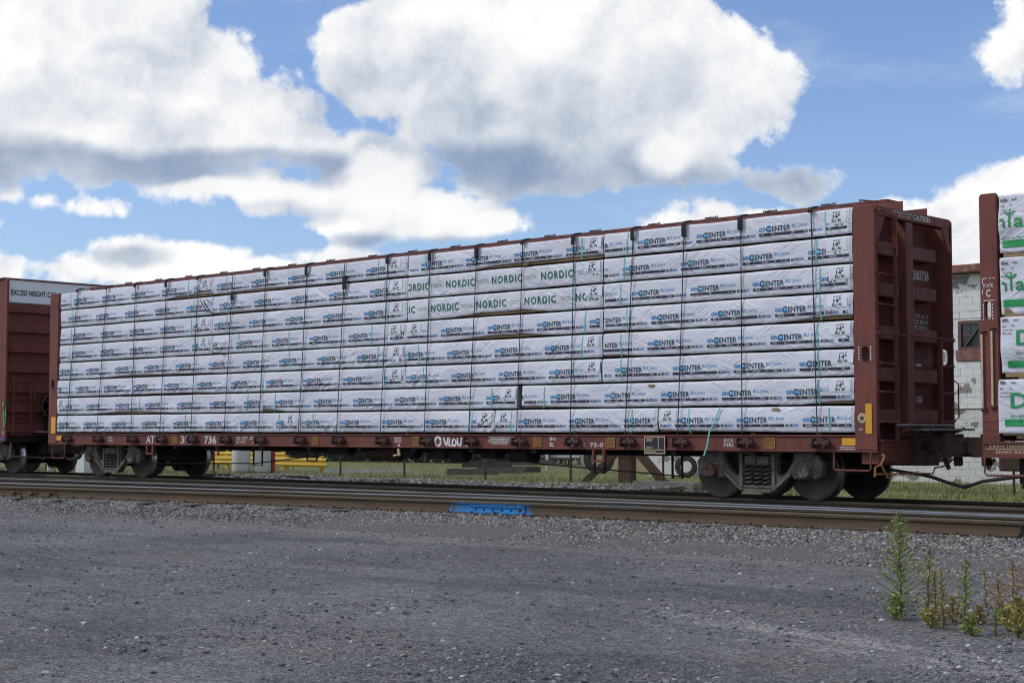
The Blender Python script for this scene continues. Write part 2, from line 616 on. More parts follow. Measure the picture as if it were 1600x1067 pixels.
def asphalt_mat():
    m_, T, b = new_mat("gravelly_asphalt")
    P = T.node('ShaderNodeNewGeometry').outputs['Position']
    x, y, z = T.xyz(P)
    big = T.noise(P, .35, 5, .6)
    c = T.mix(T.mr(big, .32, .68), (.170, .164, .157), (.262, .250, .236))
    rut = T.noise(T.v('MULTIPLY', P, (.35, 1.5, 1)), .9, 6, .6)
    c = T.mix(T.mr(rut, .50, .66, 0, .55), c, (.115, .112, .111))
    c = T.mix(T.mr(T.noise(T.v('MULTIPLY', P, (.5, 1.1, 1)), .8, 6, .62), .54, .72, 0, .6), c, (.240, .218, .19))
    # dust drifted in long streaks beside the ballast and in old wheel tracks
    wob = T.m('MULTIPLY', T.m('SUBTRACT', T.noise(P, .5, 5, .6), .5), 1.4)
    edge = T.m('ADD', y, wob)
    d1 = T.m('MULTIPLY', T.mr(edge, -6.35, -5.6), T.mr(T.noise(T.v('MULTIPLY', P, (.5, 2.2, 1)), 1.2, 7, .65), .34, .62))
    c = T.mix(T.m('MULTIPLY', d1, .85), c, (.29, .272, .245))
    ln = T.m('ADD', T.m('ADD', T.m('MULTIPLY', x, .30), y), T.m('MULTIPLY', wob, .40))
    d2 = T.m('MULTIPLY', T.mr(T.m('ABSOLUTE', T.m('ADD', ln, 9.2)), .72, .08), T.mr(T.noise(T.v('MULTIPLY', P, (.8, 3, 1)), 1.5, 7, .65), .38, .66))
    d2 = T.m('MULTIPLY', d2, T.mr(x, 3.2, 5.4))
    c = T.mix(d2, c, (.43, .405, .37))
    # aggregate: small stones pressed into the surface, each with its own grey
    vr = T.node('ShaderNodeTexVoronoi'); T.put(vr.inputs['Vector'], P); vr.inputs['Scale'].default_value = 70
    rnd = T.xyz(vr.outputs['Color'])
    c = T.mix(.85, c, T.v('SCALE', c, scale=T.mr(rnd[0], 0, 1, .40, 1.65, smooth=False)))
    v3 = T.node('ShaderNodeTexVoronoi'); T.put(v3.inputs['Vector'], P); v3.inputs['Scale'].default_value = 38
    r3 = T.xyz(v3.outputs['Color'])
    c = T.v('SCALE', c, scale=T.mr(r3[0], 0, 1, .62, 1.36, smooth=False))
    c = T.v('SCALE', c, scale=T.mr(T.noise(P, 5, 8, .75), .3, .7, .78, 1.22))
    v2 = T.node('ShaderNodeTexVoronoi'); T.put(v2.inputs['Vector'], P); v2.inputs['Scale'].default_value = 26
    r2 = T.xyz(v2.outputs['Color'])
    c = T.mix(T.m('MULTIPLY', T.mr(r2[0], .90, .93), T.mr(v2.outputs['Distance'], .5, .3)), c, T.mix(r2[1], (.12, .125, .14), (.30, .29, .27)))
    T.put(b.inputs['Base Color'], c)
    b.inputs['Roughness'].default_value = .88
    b.inputs['Specular IOR Level'].default_value = .25
    h = T.m('ADD', T.m('MULTIPLY', T.m('ADD', T.m('SUBTRACT', 1., vr.outputs['Distance']), T.m('MULTIPLY', r3[1], 1.2)), .6), T.m('MULTIPLY', T.noise(P, 9, 7, .7), 1.3))
    bn = T.node('ShaderNodeBump'); bn.inputs['Strength'].default_value = 1.; bn.inputs['Distance'].default_value = .03
    T.put(bn.inputs['Height'], h)
    T.l.new(bn.outputs[0], b.inputs['Normal'])
    return m_


def stone_mat(name, cols, warm=.12):
    m_, T, b = new_mat(name)
    g = T.node('ShaderNodeNewGeometry')
    r = g.outputs['Random Per Island']
    ramp = T.node('ShaderNodeValToRGB'); T.put(ramp.inputs[0], r)
    ramp.color_ramp.interpolation = 'CONSTANT'
    e = ramp.color_ramp.elements
    e[0].position = 0; e[0].color = (*cols[0], 1)
    e[1].position = 1 / len(cols); e[1].color = (*cols[1], 1)
    for i, c in enumerate(cols[2:], 2):
        q = e.new(i / len(cols)); q.color = (*c, 1)
    c = T.v('SCALE', ramp.outputs[0], scale=T.mr(T.noise(g.outputs['Position'], 40, 5, .6), .3, .7, .72, 1.25))
    T.put(b.inputs['Base Color'], c)
    b.inputs['Roughness'].default_value = .85
    return m_


def rail_mats(name, head):
    side = pbr(name + "_rust", (.085, .054, .030), .8, 0, .30, 3, .3, 50, (.05, .035, .025), (.5, .75), (.6, 1, 6))
    return side


M_WRAP = wrap_mat()
M_ASPH = asphalt_mat()
M_BLACK = pbr("black_print", (.014, .015, .022), .5, 0, .2, 20)
M_NAVY = pbr("navy_print", (.022, .024, .05), .5, 0, .2, 20)
M_BLUE = pbr("blue_print", (.012, .24, .56), .5, 0, .15, 20)
M_LBLUE = pbr("light_blue_print", (.13, .34, .60), .5, 0, .15, 20)
M_GLOBE = pbr("globe_blue_print", (.03, .36, .68), .5, 0, .15, 20)
M_GREEN = pbr("green_print", (.008, .155, .085), .5, 0, .2, 20)
M_BGREEN = pbr("bright_green_print", (.015, .30, .075), .5, 0, .15, 8)
M_GREY = pbr("grey_print", (.13, .14, .16), .5, 0, .2, 20)
M_WPRINT = pbr("white_print", (.72, .72, .74), .5, 0, .1, 20)
M_STENCIL = pbr("white_stencil_paint", (.62, .60, .57), .7, 0, .2, 6, 0, 60, (.30, .20, .17), (.60, .74))
M_CREAM = pbr("cream_stencil_paint", (.55, .43, .26), .7, 0, .2, 6, 0, 60, (.25, .15, .10), (.60, .74))
M_LABEL = pbr("paper_label", (.72, .73, .76), .5, 0, .06, 5)
M_MINT = pbr("mint_strapping", (.13, .55, .44), .4, 0, .12, 5)
M_WOOD = pbr("raw_lumber", (.30, .195, .095), .8, 0, .3, 2.2, .3, 60, (.15, .10, .06), (.5, .72), (.6, 3, 14))
M_GREYWOOD = pbr("weathered_wood", (.15, .13, .11), .9, 0, .4, 3, .5, 30, (.05, .042, .036), (.45, .7), (1, 1, 6))
M_TIE = pbr("tarred_timber", (.062, .052, .043), .9, 0, .4, 4, .6, 30, (.10, .08, .06), (.55, .75), (1, 1, 3))
M_CAR = car_paint("oxide_red_paint", (.185, .062, .047), dust=(.25, .15, .12), amount=.6)
M_SILL = car_paint("sill_red_paint", (.170, .057, .042), dust=(.21, .13, .10), amount=.52)
M_BOX = car_paint("boxcar_red_paint", (.190, .062, .048), dust=(.24, .14, .115), amount=.5)
M_BOXWHITE = pbr("boxcar_white_paint", (.80, .81, .81), .5, 0, .05, 1.5, 0, 60, (.40, .36, .33), (.60, .85))
M_UNDER = pbr("grimy_underframe", (.020, .016, .014), .85, 0, .4, 4, .4, 25, (.045, .03, .022), (.55, .75))
M_TRUCK = pbr("cast_steel_grime", (.135, .112, .092), .85, 0, .4, 6, .7, 22, (.21, .18, .145), (.52, .72))
M_SPRING = pbr("spring_steel", (.10, .085, .075), .6, .3, .3, 9)
M_WHEEL = pbr("wheel_steel", (.072, .054, .043), .75, .1, .35, 4, .3, 18, (.085, .06, .045), (.52, .75))
M_TREAD = pbr("polished_tread", (.45, .45, .46), .28, 1., .1, 8)
M_RUSTCAP = pbr("rusty_casting", (.12, .062, .036), .85, 0, .35, 14, .5, 40, (.05, .035, .03), (.5, .7))
M_COUPLER = pbr("coupler_rust", (.070, .038, .026), .85, 0, .35, 6, .5, 30, (.035, .026, .022), (.5, .7))
M_RAIL = pbr("rusty_rail", (.082, .058, .030), .8, 0, .28, 3, .3, 50, (.045, .032, .022), (.52, .76), (.5, 1, 5))
M_RAILTOP = pbr("polished_rail_head", (.085, .098, .135), .50, .7, .2, .4, 0, 60, (.065, .06, .058), (.46, .70))
M_RAILDULL = pbr("dull_rail_head", (.095, .080, .058), .7, .2, .25, 4, 0, 60, (.10, .07, .045), (.5, .7))
M_CABLE = pbr("wire_rope", (.052, .048, .050), .6, .4, .3, 40)
M_WEB = pbr("black_webbing", (.012, .012, .013), .8, 0, .4, 25, .4, 80)
M_YELLOW = pbr("yellow_reflector", (.74, .36, .015), .4, 0, .08, 6, 0, 60, (.5, .26, .03), (.66, .8))
M_AMBER = pbr("faded_reflector", (.20, .085, .015), .6, 0, .3, 5)
M_AMBER2 = pbr("faded_reflector_edge", (.36, .17, .02), .6, 0, .2, 9)
M_ORANGE = pbr("orange_rust_rod", (.36, .155, .05), .7, 0, .3, 9, 0, 60, (.16, .07, .03), (.5, .7))
M_RUBBER = pbr("black_rubber", (.018, .018, .019), .75, 0, .3, 9, .4, 40, (.05, .048, .045), (.55, .8))
M_GALV = pbr("galvanised_steel", (.34, .36, .37), .5, .6, .15, 9)
M_DECKGREY = pbr("galvanised_walkway", (.27, .25, .24), .7, .2, .25, 9, .3, 60)
M_BLACKP = pbr("black_stencil_panel", (.016, .017, .022), .6, 0, .2, 12)
M_BLUEPAINT = pbr("blue_spray_paint", (.010, .17, .40), .7, 0, .35, 9, .5, 60, (.07, .042, .024), (.55, .66))
M_FYEL = pbr("yellow_guard_paint", (.70, .45, .02), .5, 0, .12, 3, 0, 60, (.4, .27, .05), (.66, .8))
M_RED = pbr("red_post_paint", (.42, .03, .03), .5, 0, .15, 5)
M_TANK = pbr("white_tank_paint", (.80, .81, .83), .4, 0, .05, 2, 0, 60, (.45, .44, .42), (.64, .84))
M_RUSTPOST = pbr("rusty_fence_post", (.085, .052, .038), .85, 0, .3, 7, .3, 50)
M_WIRE = pbr("fence_wire", (.060, .058, .055), .6, .4, .2, 9)
M_CONC = pbr("concrete", (.20, .19, .175), .9, 0, .25, 2, .5, 30, (.08, .075, .065), (.5, .72))
M_LEAF = pbr("weed_leaf", (.27, .32, .08), .65, 0, .3, 12, island=.35)
M_LEAFY = pbr("yellow_weed_leaf", (.36, .31, .085), .7, 0, .3, 12, island=.35)
M_LEAFO = pbr("dry_orange_leaf", (.42, .285, .13), .75, 0, .3, 12, island=.35)
M_STEM = pbr("weed_stem", (.075, .065, .025), .7, 0, .25, 9)
M_STEMR = pbr("red_weed_stem", (.13, .06, .035), .7, 0, .25, 9)
M_GRASS = pbr("grass_blade", (.150, .185, .045), .75, 0, .3, 1.1, island=.4, col2=(.34, .29, .11), thr=(.48, .68))
M_LAWN = pbr("mown_grass", (.150, .175, .045), .9, 0, .25, .5, .6, 18, (.30, .26, .085), (.46, .66), (.5, 1.6, 1))
M_HEDGE = pbr("hedge_leaf", (.030, .033, .018), .8, 0, .3, .8, island=.5)
M_TYRE = pbr("tyre_rubber", (.020, .020, .021), .8, 0, .3, 6, .4, 40, (.07, .067, .062), (.5, .75))

M_BALLAST = stone_mat("ballast_stone", [(.15, .145, .138), (.23, .222, .21), (.105, .10, .096), (.32, .305, .285), (.18, .17, .158), (.27, .26, .25), (.23, .17, .115), (.13, .126, .125), (.40, .38, .35), (.19, .185, .185), (.29, .23, .17), (.165, .158, .15)])
M_PEBBLE = stone_mat("yard_pebble", [(.09, .09, .095), (.19, .19, .195), (.07, .07, .075), (.28, .275, .265), (.14, .14, .15), (.22, .215, .205), (.16, .16, .168), (.48, .47, .44), (.11, .11, .12), (.20, .165, .13), (.19, .20, .205)])
M_BED = pbr("ballast_bed", (.135, .125, .112), .95, 0, .45, 22, .9, 26, (.05, .045, .04), (.45, .7))

exec_parts = []
# ================================================================== THE GROUND


def poly_sheet(name, pts, z, mat, **props):
    return MB().add([(x, y, z) for x, y in pts], [tuple(range(len(pts)))]).build(name, mat, **props)


def y_near(x):
    x = np.asarray(x, float)
    xx = np.clip(x, -34, 14)
    return -2.75 + .0373 * xx - .0044 * xx * xx


def y_bright(x):
    xx = np.clip(np.asarray(x, float), -34, 14)
    return -1.637 + .0337 * xx - .0037 * xx * xx


def y_dim(x):
    xx = np.clip(np.asarray(x, float), -34, 14)
    return -1.10 - .0300 * xx - .0028 * xx * xx


ZA = -.42


def y_edge(x):
    e = np.interp(x, [-60, -34, -15.3, -11, -8.8, -5, -2.5, 1.8, 5, 14, 40], [-11.3, -11.0, -5.45, -4.72, -4.62, -4.75, -4.9, -5.02, -5.18, -5.5, -6])
    return np.minimum(e, y_near(x) - .85)


poly_sheet("ground", [(-4000, -4000), (4000, -4000), (4000, 4000), (-4000, 4000)], -.47, pbr("earth", (.11, .10, .075), .95, 0, .3, .4), kind='structure')
poly_sheet("asphalt_yard", [(-140, -90), (140, -90), (140, -3.2), (-140, -3.2)], ZA, M_ASPH, kind='structure')
poly_sheet("lawn", [(-160, 3.2), (90, 3.2), (90, 140), (-160, 140)], -.352, M_LAWN, kind='structure')


def ballast_bed():
    xs = np.arange(-70, 45.01, .4)
    rows = []
    for x in xs:
        e, n = float(y_edge(x)), float(y_near(x))
        e += .14 * float(vnoise(x * 1.3, 3.1, 5)) + .06 * float(vnoise(x * 5, 1.1, 6))
        prof = [(e - .12, ZA - .02), (e + .16, ZA + .035), (e + .45 * (n - e), ZA + .14), (n - .3, -.225), (n - .05, -.205), (n + 1., -.20), (-.6, -.2), (1.3, -.2), (2.6, -.2), (3.3, -.28), (4.4, -.365)]
        rows.append([(x, y, z + (.012 * float(vnoise(x * 3, y * 3, 8)) if 0 < i < len(prof) - 1 else 0)) for i, (y, z) in enumerate(prof)])
    k = len(rows[0])
    mb = MB()
    mb.add([p for r in rows for p in r], [(i * k + j, (i + 1) * k + j, (i + 1) * k + j + 1, i * k + j + 1) for i in range(len(rows) - 1) for j in range(k - 1)])
    return mb.build("ballast_bed", M_BED, kind='structure', smooth=True)


ballast_bed()

_ico = bmesh.new(); bmesh.ops.create_icosphere(_ico, subdivisions=1, radius=1)
_ico.verts.index_update()
ICO_V = np.array([v.co[:] for v in _ico.verts]); ICO_F = np.array([[v.index for v in f.verts] for f in _ico.faces]); _ico.free()


def stones(name, P, rad, mat, seed, flat=.7, sink=.3, **props):
    """angular stones at points P with radius rad, one mesh"""
    rng = np.random.default_rng(seed)
    n = len(P)
    k = len(ICO_V)
    V = ICO_V[None] * rng.uniform(.62, 1.25, (n, k, 1))
    sc = np.stack([rng.uniform(.75, 1.35, n), rng.uniform(.65, 1.1, n), rng.uniform(.5, .95, n) * flat / .7], 1)
    V = V * sc[:, None, :]
    a = rng.uniform(0, 6.283, n); t = rng.normal(0, .35, n)
    ca, sa, ct, st = np.cos(a), np.sin(a), np.cos(t), np.sin(t)
    x, y, z = V[..., 0], V[..., 1], V[..., 2]
    y, z = y * ct[:, None] - z * st[:, None], y * st[:, None] + z * ct[:, None]
    x, y = x * ca[:, None] - y * sa[:, None], x * sa[:, None] + y * ca[:, None]
    V = np.stack([x, y, z], -1) * rad[:, None, None]
    c = P.copy(); c[:, 2] += rad * flat * (.6 - sink)
    V = V + c[:, None, :]
    F = (ICO_F[None] + (np.arange(n) * k)[:, None, None]).reshape(-1, 3)
    return np_mesh(name, V.reshape(-1, 3), F, mat, kind='stuff', **props)


def bed_z(x, y):
    e, n = y_edge(x), y_near(x)
    t = np.clip((y - e) / (n - e), 0, 1)
    z = np.interp(t, [0, .12, .45, .8, 1], [ZA, ZA + .035, ZA + .14, -.225, -.205])
    z = np.where(y > 2.6, np.interp(y, [2.6, 3.3, 4.4], [-.2, -.28, -.365]), z)
    return z


rng = np.random.default_rng(11)
# front shoulder
n = 58000
u = rng.random(n)
x = 7.5 - 42 * u ** 1.25
e, nr = y_edge(x), y_near(x)
t = rng.random(n) ** 1.25
y = e - .10 + rng.normal(0, .05, n) + (nr - .04 - e) * t
P = np.stack([x, y, bed_z(x, y)], 1)
rad = (.011 + .020 * rng.random(n) ** 1.5) * (.74 + .36 * np.clip(t * 2.2, 0, 1))
stones("ballast_gravel", P, rad, M_BALLAST, 1)
# between and behind the rails
n = 7000
x = rng.uniform(-34, 6, n); y = rng.uniform(2.45, 4.6, n)
stones("ballast_gravel", np.stack([x, y, bed_z(x, y)], 1), rng.uniform(.02, .045, n), M_BALLAST, 2)
n = 5000
x = rng.uniform(-30, 7, n); y = y_near(x) + rng.uniform(.1, 3.2, n)
stones("ballast_gravel", np.stack([x, y, np.full(n, -.205)], 1), rng.uniform(.018, .036, n), M_BALLAST, 3)
# gravel heap behind the train
n = 6500
x = rng.uniform(-26, -9.5, n); y = rng.uniform(4.6, 11.5, n)
hz = np.clip(.5 + .8 * vnoise(x * .35, y * .35, 4), 0, 1) * np.clip((11.6 - y) / 3, 0, 1) * np.clip((y - 4.4) / 1.5, 0, 1) * .22
stones("gravel_heap", np.stack([x, y, -.36 + hz], 1), rng.uniform(.03, .075, n), M_BALLAST, 4)
# loose stones on the asphalt
n = 62000
d = 7.5 + 22 * rng.random(n) ** 1.3
px = rng.uniform(-.36, .36, n)
P = CAM[None, :2] + d[:, None] * (_fw[None, :2] + px[:, None] * _rt[None, :2])
ok = P[:, 1] < y_edge(P[:, 0]) + .1
cl = vnoise(P[:, 0] * .9, P[:, 1] * .9, 21) + .5 * vnoise(P[:, 0] * 2.7, P[:, 1] * 2.7, 22)
ok &= rng.random(n) < np.clip(.45 + .85 * cl, .12, 1)
P = P[ok]; n = len(P)
rad = .0038 + .022 * rng.random(n) ** 6 + .005 * rng.random(n)
stones("loose_gravel", np.c_[P, np.full(n, ZA)], rad, M_PEBBLE, 5, flat=.5)
# rubble round the weeds at the yard's edge
n = 900
x = rng.normal(7.0, .75, n); y = rng.normal(-8.6, .38, n) + (x - 6.5) * .05
stones("rubble", np.c_[x, y, np.full(n, ZA)], rng.uniform(.008, .024, n) + .02 * rng.random(n) ** 6, M_PEBBLE, 6)

# ------------------------------------------------------------------ rails
RP = [(-.070, -.188), (.070, -.188), (.070, -.176), (.014, -.152), (.0085, -.12), (.0085, -.062), (.034, -.044), (.0365, -.014), (.026, 0), (-.026, 0), (-.0365, -.014), (-.034, -.044), (-.0085, -.062), (-.0085, -.12), (-.014, -.152), (-.070, -.176)]


def rail(label, yfun, x0, x1, top, side, group="rails of the two tracks"):
    xs = np.arange(x0, x1 + .01, .75)
    mb = MB(); k = len(RP)
    vs = [(x, float(yfun(x)) + py, pz) for x in xs for py, pz in RP]
    fs, mi = [], []
    for i in range(len(xs) - 1):
        for j in range(k):
            fs.append((i * k + j, (i + 1) * k + j, (i + 1) * k + (j + 1) % k, i * k + (j + 1) % k))
            mi.append(1 if j in (7, 8, 9) else 0)
    mb.v, mb.f, mb.mi = vs, fs, mi
    mb.f.append(tuple(range(k))); mb.mi.append(0)
    mb.f.append(tuple((len(xs) - 1) * k + j for j in range(k))); mb.mi.append(0)
    o = mb.build("railway_rail", [side, top], label=label, category="rail", group=group)
    return o


def blue_sprayed_rail():
    """the nearest rail's rust with a patch of blue spray paint round its joint"""
    m_, T, b = new_mat("rust_with_blue_spray")
    P = T.node('ShaderNodeNewGeometry').outputs['Position']
    x, y, z = T.xyz(P)
    n = T.noise(T.v('MULTIPLY', P, (.5, 1, 5)), 3, 6, .6)
    c = T.mix(T.mr(n, .25, .75), (.068, .044, .024), (.115, .076, .040))
    c = T.mix(T.mr(T.noise(P, 12, 5, .6), .55, .75, 0, .7), c, (.045, .032, .022))
    j = T.m('ADD', x, T.m('MULTIPLY', T.m('SUBTRACT', T.noise(P, 9, 6, .7), .5), 1.1))
    mask = T.mr(T.m('ABSOLUTE', T.m('SUBTRACT', j, JX)), .82, .74)
    mask = T.m('MULTIPLY', mask, T.mr(z, -.02, -.05))
    mask = T.m('MULTIPLY', mask, T.mr(T.noise(T.v('MULTIPLY', P, (1, 1, 2)), 11, 7, .7), .36, .52))
    c = T.mix(mask, c, (.010, .18, .43))
    T.put(b.inputs['Base Color'], c)
    b.inputs['Roughness'].default_value = .8
    return m_


JX = -4.65
nearest = rail("nearest rust brown rail, with the blue painted joint bar on its side", y_near, -34, 14, M_RAILDULL, blue_sprayed_rail())
bright = rail("rail with a bright polished top, second from the asphalt", y_bright, -34, 14, M_RAILTOP, M_RAIL)
rail("third rail from the asphalt, converging on the second one to the right", y_dim, -34, 14, M_RAILTOP, M_RAIL)
rail("straight rail under the near wheels of the loaded flatcar", lambda x: .60, -62, 32, M_RAILDULL, M_RAIL)
rail("straight rail farthest from the asphalt, under the far wheels", lambda x: 2.12, -62, 32, M_RAILTOP, M_RAIL)


def joint_bar(parent, xc, yfun, painted, face=-1):
    mb = MB()
    L = .54
    yy = float(yfun(xc)); sl = float(yfun(xc + .5) - yfun(xc - .5))
    for s_ in (-1, 1):
        prof = [(.012, -.06), (.040, -.056), (.040, -.085), (.026, -.10), (.026, -.135), (.058, -.158), (.058, -.174), (.012, -.152)]
        vs = [(xc + dx, yy + sl * dx + s_ * py, pz) for dx in (-L, L) for py, pz in prof]
        k = len(prof)
        mb.add(vs, [tuple(range(k)), tuple(range(2 * k - 1, k - 1, -1))] + [(i, k + i, k + (i + 1) % k, (i + 1) % k) for i in range(k)])
    o = mb.build("joint_bar", painted, parent)
    for q in (-.44, -.27, -.09, .09, .27, .44):
        b = MB(); b.lathe([(.022, -.03), (.024, 0), (.012, .002)][::1], 6, (xc + q, yy + sl * q - .027, -.118), 'y')
        b.build("bolt", M_BLUEPAINT if q < .3 else M_RUSTCAP, o)


joint_bar(nearest, -4.52, y_near, M_BLUEPAINT)
joint_bar(bright, -3.17, y_bright, M_BLUEPAINT)
sp = MB()
for i in range(int(40 / .5)):
    xx = -33 + i * .5 + .04 * math.sin(i * 2.3)
    yy = float(y_near(xx))
    sp.box(xx - .012, xx + .012, yy - .10, yy - .062, -.20, -.160)
    sp.box(xx - .09, xx + .09, yy - .16, yy - .075, -.206, -.192)
sp.build("spike", M_RUSTCAP, nearest, kind='stuff')
for px in (20, 75, 130):
    xx = X0(px, 770, -4.6) if px else 0
    q = at_z(px, 770, -.13); xx = float(q[0]); yy = float(y_near(xx))
    MB().box(xx - .05, xx + .05, yy - .085, yy - .012, -.165, -.10, ch=.012).box(xx + .12, xx + .14, yy - .03, yy - .011, -.17, -.06).build("rail_anchor", M_RUSTCAP, nearest)
q = at_z(1577, 832, -.12); xx = float(q[0]); yy = float(y_near(xx))
MB().tube([(xx, yy - .04, -.05), (xx + .01, yy - .05, -.13), (xx - .02, yy - .09, -.19), (xx - .16, yy - .16, -.20)], .018, 6).box(xx + .25, xx + .31, yy - .045, yy - .034, -.09, -.03).build("bond_cable", M_RUBBER, nearest)

for i in range(70):
    xx = -33 + i * .58
    yy = float(y_near(xx))
    a = .04 * math.sin(i * 1.7)
    o = MB().box(xx - .11, xx + .11, yy - .42 + .12 * math.sin(i * 3.1), yy + 2.4, -.40, -.212 + .012 * math.sin(i * 5.3), ch=.012).build(
        "railway_tie", M_TIE, label="dark tarred wooden tie half buried in the ballast under the near rails", category="tie", group="ties under the near track")

# ================================================================== BACKGROUND
FP = [at_z(a, b, -.35)[:2] for a, b in ((333, 742), (425, 743), (531, 745), (636, 746), (761, 749), (891, 753))]
FPY = lambda x: float(np.interp(x, [-44, -30.5, -28.5, -25.8, -23.7, -20.5, -17, -4, 12], [10.0, 10.9, 11.7, 12.26, 13.1, 13.4, 13.35, 13.0, 13.0]))
fx = [-43., -39.9, -36.8, -33.6] + [float(p[0]) for p in FP] + [-13.7, -10.4, -7.1, -3.6, -.3, 3., 6.3, 9.6]
fence = thing("chain_link_fence", "long chain link fence on thin rusty posts behind the train", "fence", (fx[4], FPY(fx[4]), -.36))
for i, xx in enumerate(fx):
    MB().tube([(xx, FPY(xx), -.36), (xx + .01, FPY(xx), 1.62)], .032, 8).build("post", M_RUSTPOST, fence)
for a, b in zip(fx[:-1], fx[1:]):
    MB().tube([(a, FPY(a), 1.60), (b, FPY(b), 1.60)], .021, 6).build("top_rail", M_RUSTPOST, fence)
V, F = [], []
x = fx[0]
H = 1.94
i = 0
while x < fx[-1]:
    for s_ in (1, -1):
        xa, xb = (x, x + H) if s_ > 0 else (x + H, x)
        # each diagonal wire follows the fence line in two pieces
        seg = [(xa + (xb - xa) * t, -.34 + H * t) for t in (0, .5, 1)]
        for (p, q) in zip(seg[:-1], seg[1:]):
            b = len(V)
            for (xx, zz) in (p, q):
                yy = FPY(xx)
                V += [(xx - .0045, yy + .0015 * s_, zz), (xx + .0045, yy + .0015 * s_ - .003, zz), (xx, yy + .0015 * s_ + .005, zz)]
            for k in range(3):
                k2 = (k + 1) % 3
                F.append((b + k, b + k2, b + 3 + k2, b + 3 + k))
    x += .082
np_mesh("wire_mesh", np.array(V), np.array(F), M_WIRE, fence, kind='stuff')


# --- block building
def block_wall_mat(name, base, patch):
    m_, T, b = new_mat(name)
    P = T.node('ShaderNodeNewGeometry').outputs['Position']
    c = T.mix(T.mr(T.noise(P, 1.2, 6, .6), .3, .7), tuple(k * .9 for k in base), base)
    c = T.mix(T.mr(T.noise(T.v('MULTIPLY', P, (1.2, 1, 1.5)), .95, 5, .55), .565, .585), c, patch)
    c = T.mix(T.mr(T.noise(T.v('MULTIPLY', P, (6, 6, .5)), 2, 6, .65), .52, .8, 0, .4), c, tuple(k * .5 for k in base))
    T.put(b.inputs['Base Color'], c); b.inputs['Roughness'].default_value = .85
    x, y, z = T.xyz(P)
    br = T.node('ShaderNodeTexBrick')
    T.put(br.inputs['Vector'], T.comb(x, z, 0))
    br.inputs['Scale'].default_value = 1; br.inputs['Brick Width'].default_value = .4; br.inputs['Row Height'].default_value = .2; br.inputs['Mortar Size'].default_value = .007
    bn = T.node('ShaderNodeBump'); bn.inputs['Strength'].default_value = .5; bn.inputs['Distance'].default_value = .01; bn.invert = True
    T.put(bn.inputs['Height'], T.m('ADD', br.outputs['Fac'], T.m('MULTIPLY', T.noise(P, 30, 4, .6), .25)))
    T.l.new(bn.outputs[0], b.inputs['Normal'])
    return m_


M_BLOCK = block_wall_mat("painted_block", (.78, .78, .73), (.27, .25, .24))
M_TANW = block_wall_mat("tan_block", (.42, .35, .22), (.33, .28, .20))
M_MORTAR = pbr("mortar", (.70, .70, .66), .9, 0, .2, 5)
M_EAVE = pbr("red_eave", (.20, .065, .042), .8, 0, .35, 2, 0, 60, (.22, .18, .15), (.46, .58))
M_SILLRED = pbr("red_brick_sill", (.23, .10, .09), .85, 0, .35, 5, .3, 40, (.34, .30, .28), (.58, .7))
M_WFRAME = pbr("old_window_frame", (.13, .075, .06), .8, 0, .3, 9)
M_GLASS = pbr("dusty_dark_glass", (.030, .036, .042), .12, 0, .3, 2)
BY = 20.0
bld = thing("block_building", "white painted block building with red eave behind the gap between flatcars", "building", (-8, BY, -.36))
wx0, wx1 = X0(1497, 520, BY), X0(1534, 520, BY)
wz0, wz1 = float(at_y(1510, 547, BY)[2]), float(at_y(1510, 501, BY)[2])
bx0, bx1 = -11.2, -6.2
w = MB()
w.box(-19.4, bx0, BY, BY + 6, -.4, 5.48); w.box(bx1, 9, BY, BY + 6, -.4, 5.48)
w.build("wall", M_BLOCK, bld)
w = MB()
w.box(bx0, wx0, BY + .012, BY + 6, -.4, 5.48); w.box(wx1, bx1, BY + .012, BY + 6, -.4, 5.48)
w.box(wx0, wx1, BY + .012, BY + 6, wz1, 5.48); w.box(wx0, wx1, BY + .012, BY + 6, -.4, wz0); w.box(wx0, wx1, BY + .3, BY + 6, wz0, wz1)
w.build("wall", M_MORTAR, bld)
random.seed(3)
blk = {}
nrow = 0
z = -.36
while z < 5.4:
    x = bx0 + (0 if nrow % 2 else -.2)
    h = .195 if z + .195 < 5.47 else 5.47 - z
    while x < bx1:
        a, b = max(x, bx0) + .0025, min(x + .4, bx1) - .0025
        if not (b > wx0 and a < wx1 and z + h > wz0 - .30 and z < wz1):
            if b - a > .05:
                key = (round(b - a, 3), round(h, 3))
                if key not in blk:
                    mb = MB().box(0, key[0], 0, .05, 0, key[1], ch=.006)
                    o = mb.build("concrete_block", M_BLOCK, bld, world_coords=False)
                    blk[key] = o.data
                else:
                    o = link("concrete_block", blk[key], bld, False)
                o.location = Vector((a, BY - .006 + random.uniform(-.003, .003), z)) - bld.location
        x += .4
    z += .2; nrow += 1
MB().box(-19.6, 9.2, BY - .35, BY + 6.2, 5.50, 5.72, ch=.02).build("eave", M_EAVE, bld)
win = MB()
fw_ = .09
win.box(wx0, wx0 + fw_, BY - .01, BY + .1, wz0, wz1); win.box(wx1 - fw_, wx1, BY - .01, BY + .1, wz0, wz1)
win.box(wx0 + fw_, wx1 - fw_, BY - .01, BY + .1, wz1 - fw_, wz1); win.box(wx0 + fw_, wx1 - fw_, BY - .01, BY + .1, wz0, wz0 + fw_)
zm = (wz0 + wz1) / 2
win.box(wx0 + fw_, wx1 - fw_, BY + .03, BY + .08, zm - .025, zm + .025)
window = win.build("window", M_WFRAME, bld)
for za, zb in ((wz0 + fw_, zm - .025), (zm + .025, wz1 - fw_)):
    for k in range(2):
        xa = wx0 + fw_ + k * (wx1 - wx0 - 2 * fw_) / 2
        MB().box(xa, xa + (wx1 - wx0 - 2 * fw_) / 2 - .012, BY + .05, BY + .06, za, zb).build("pane", M_GLASS, window)
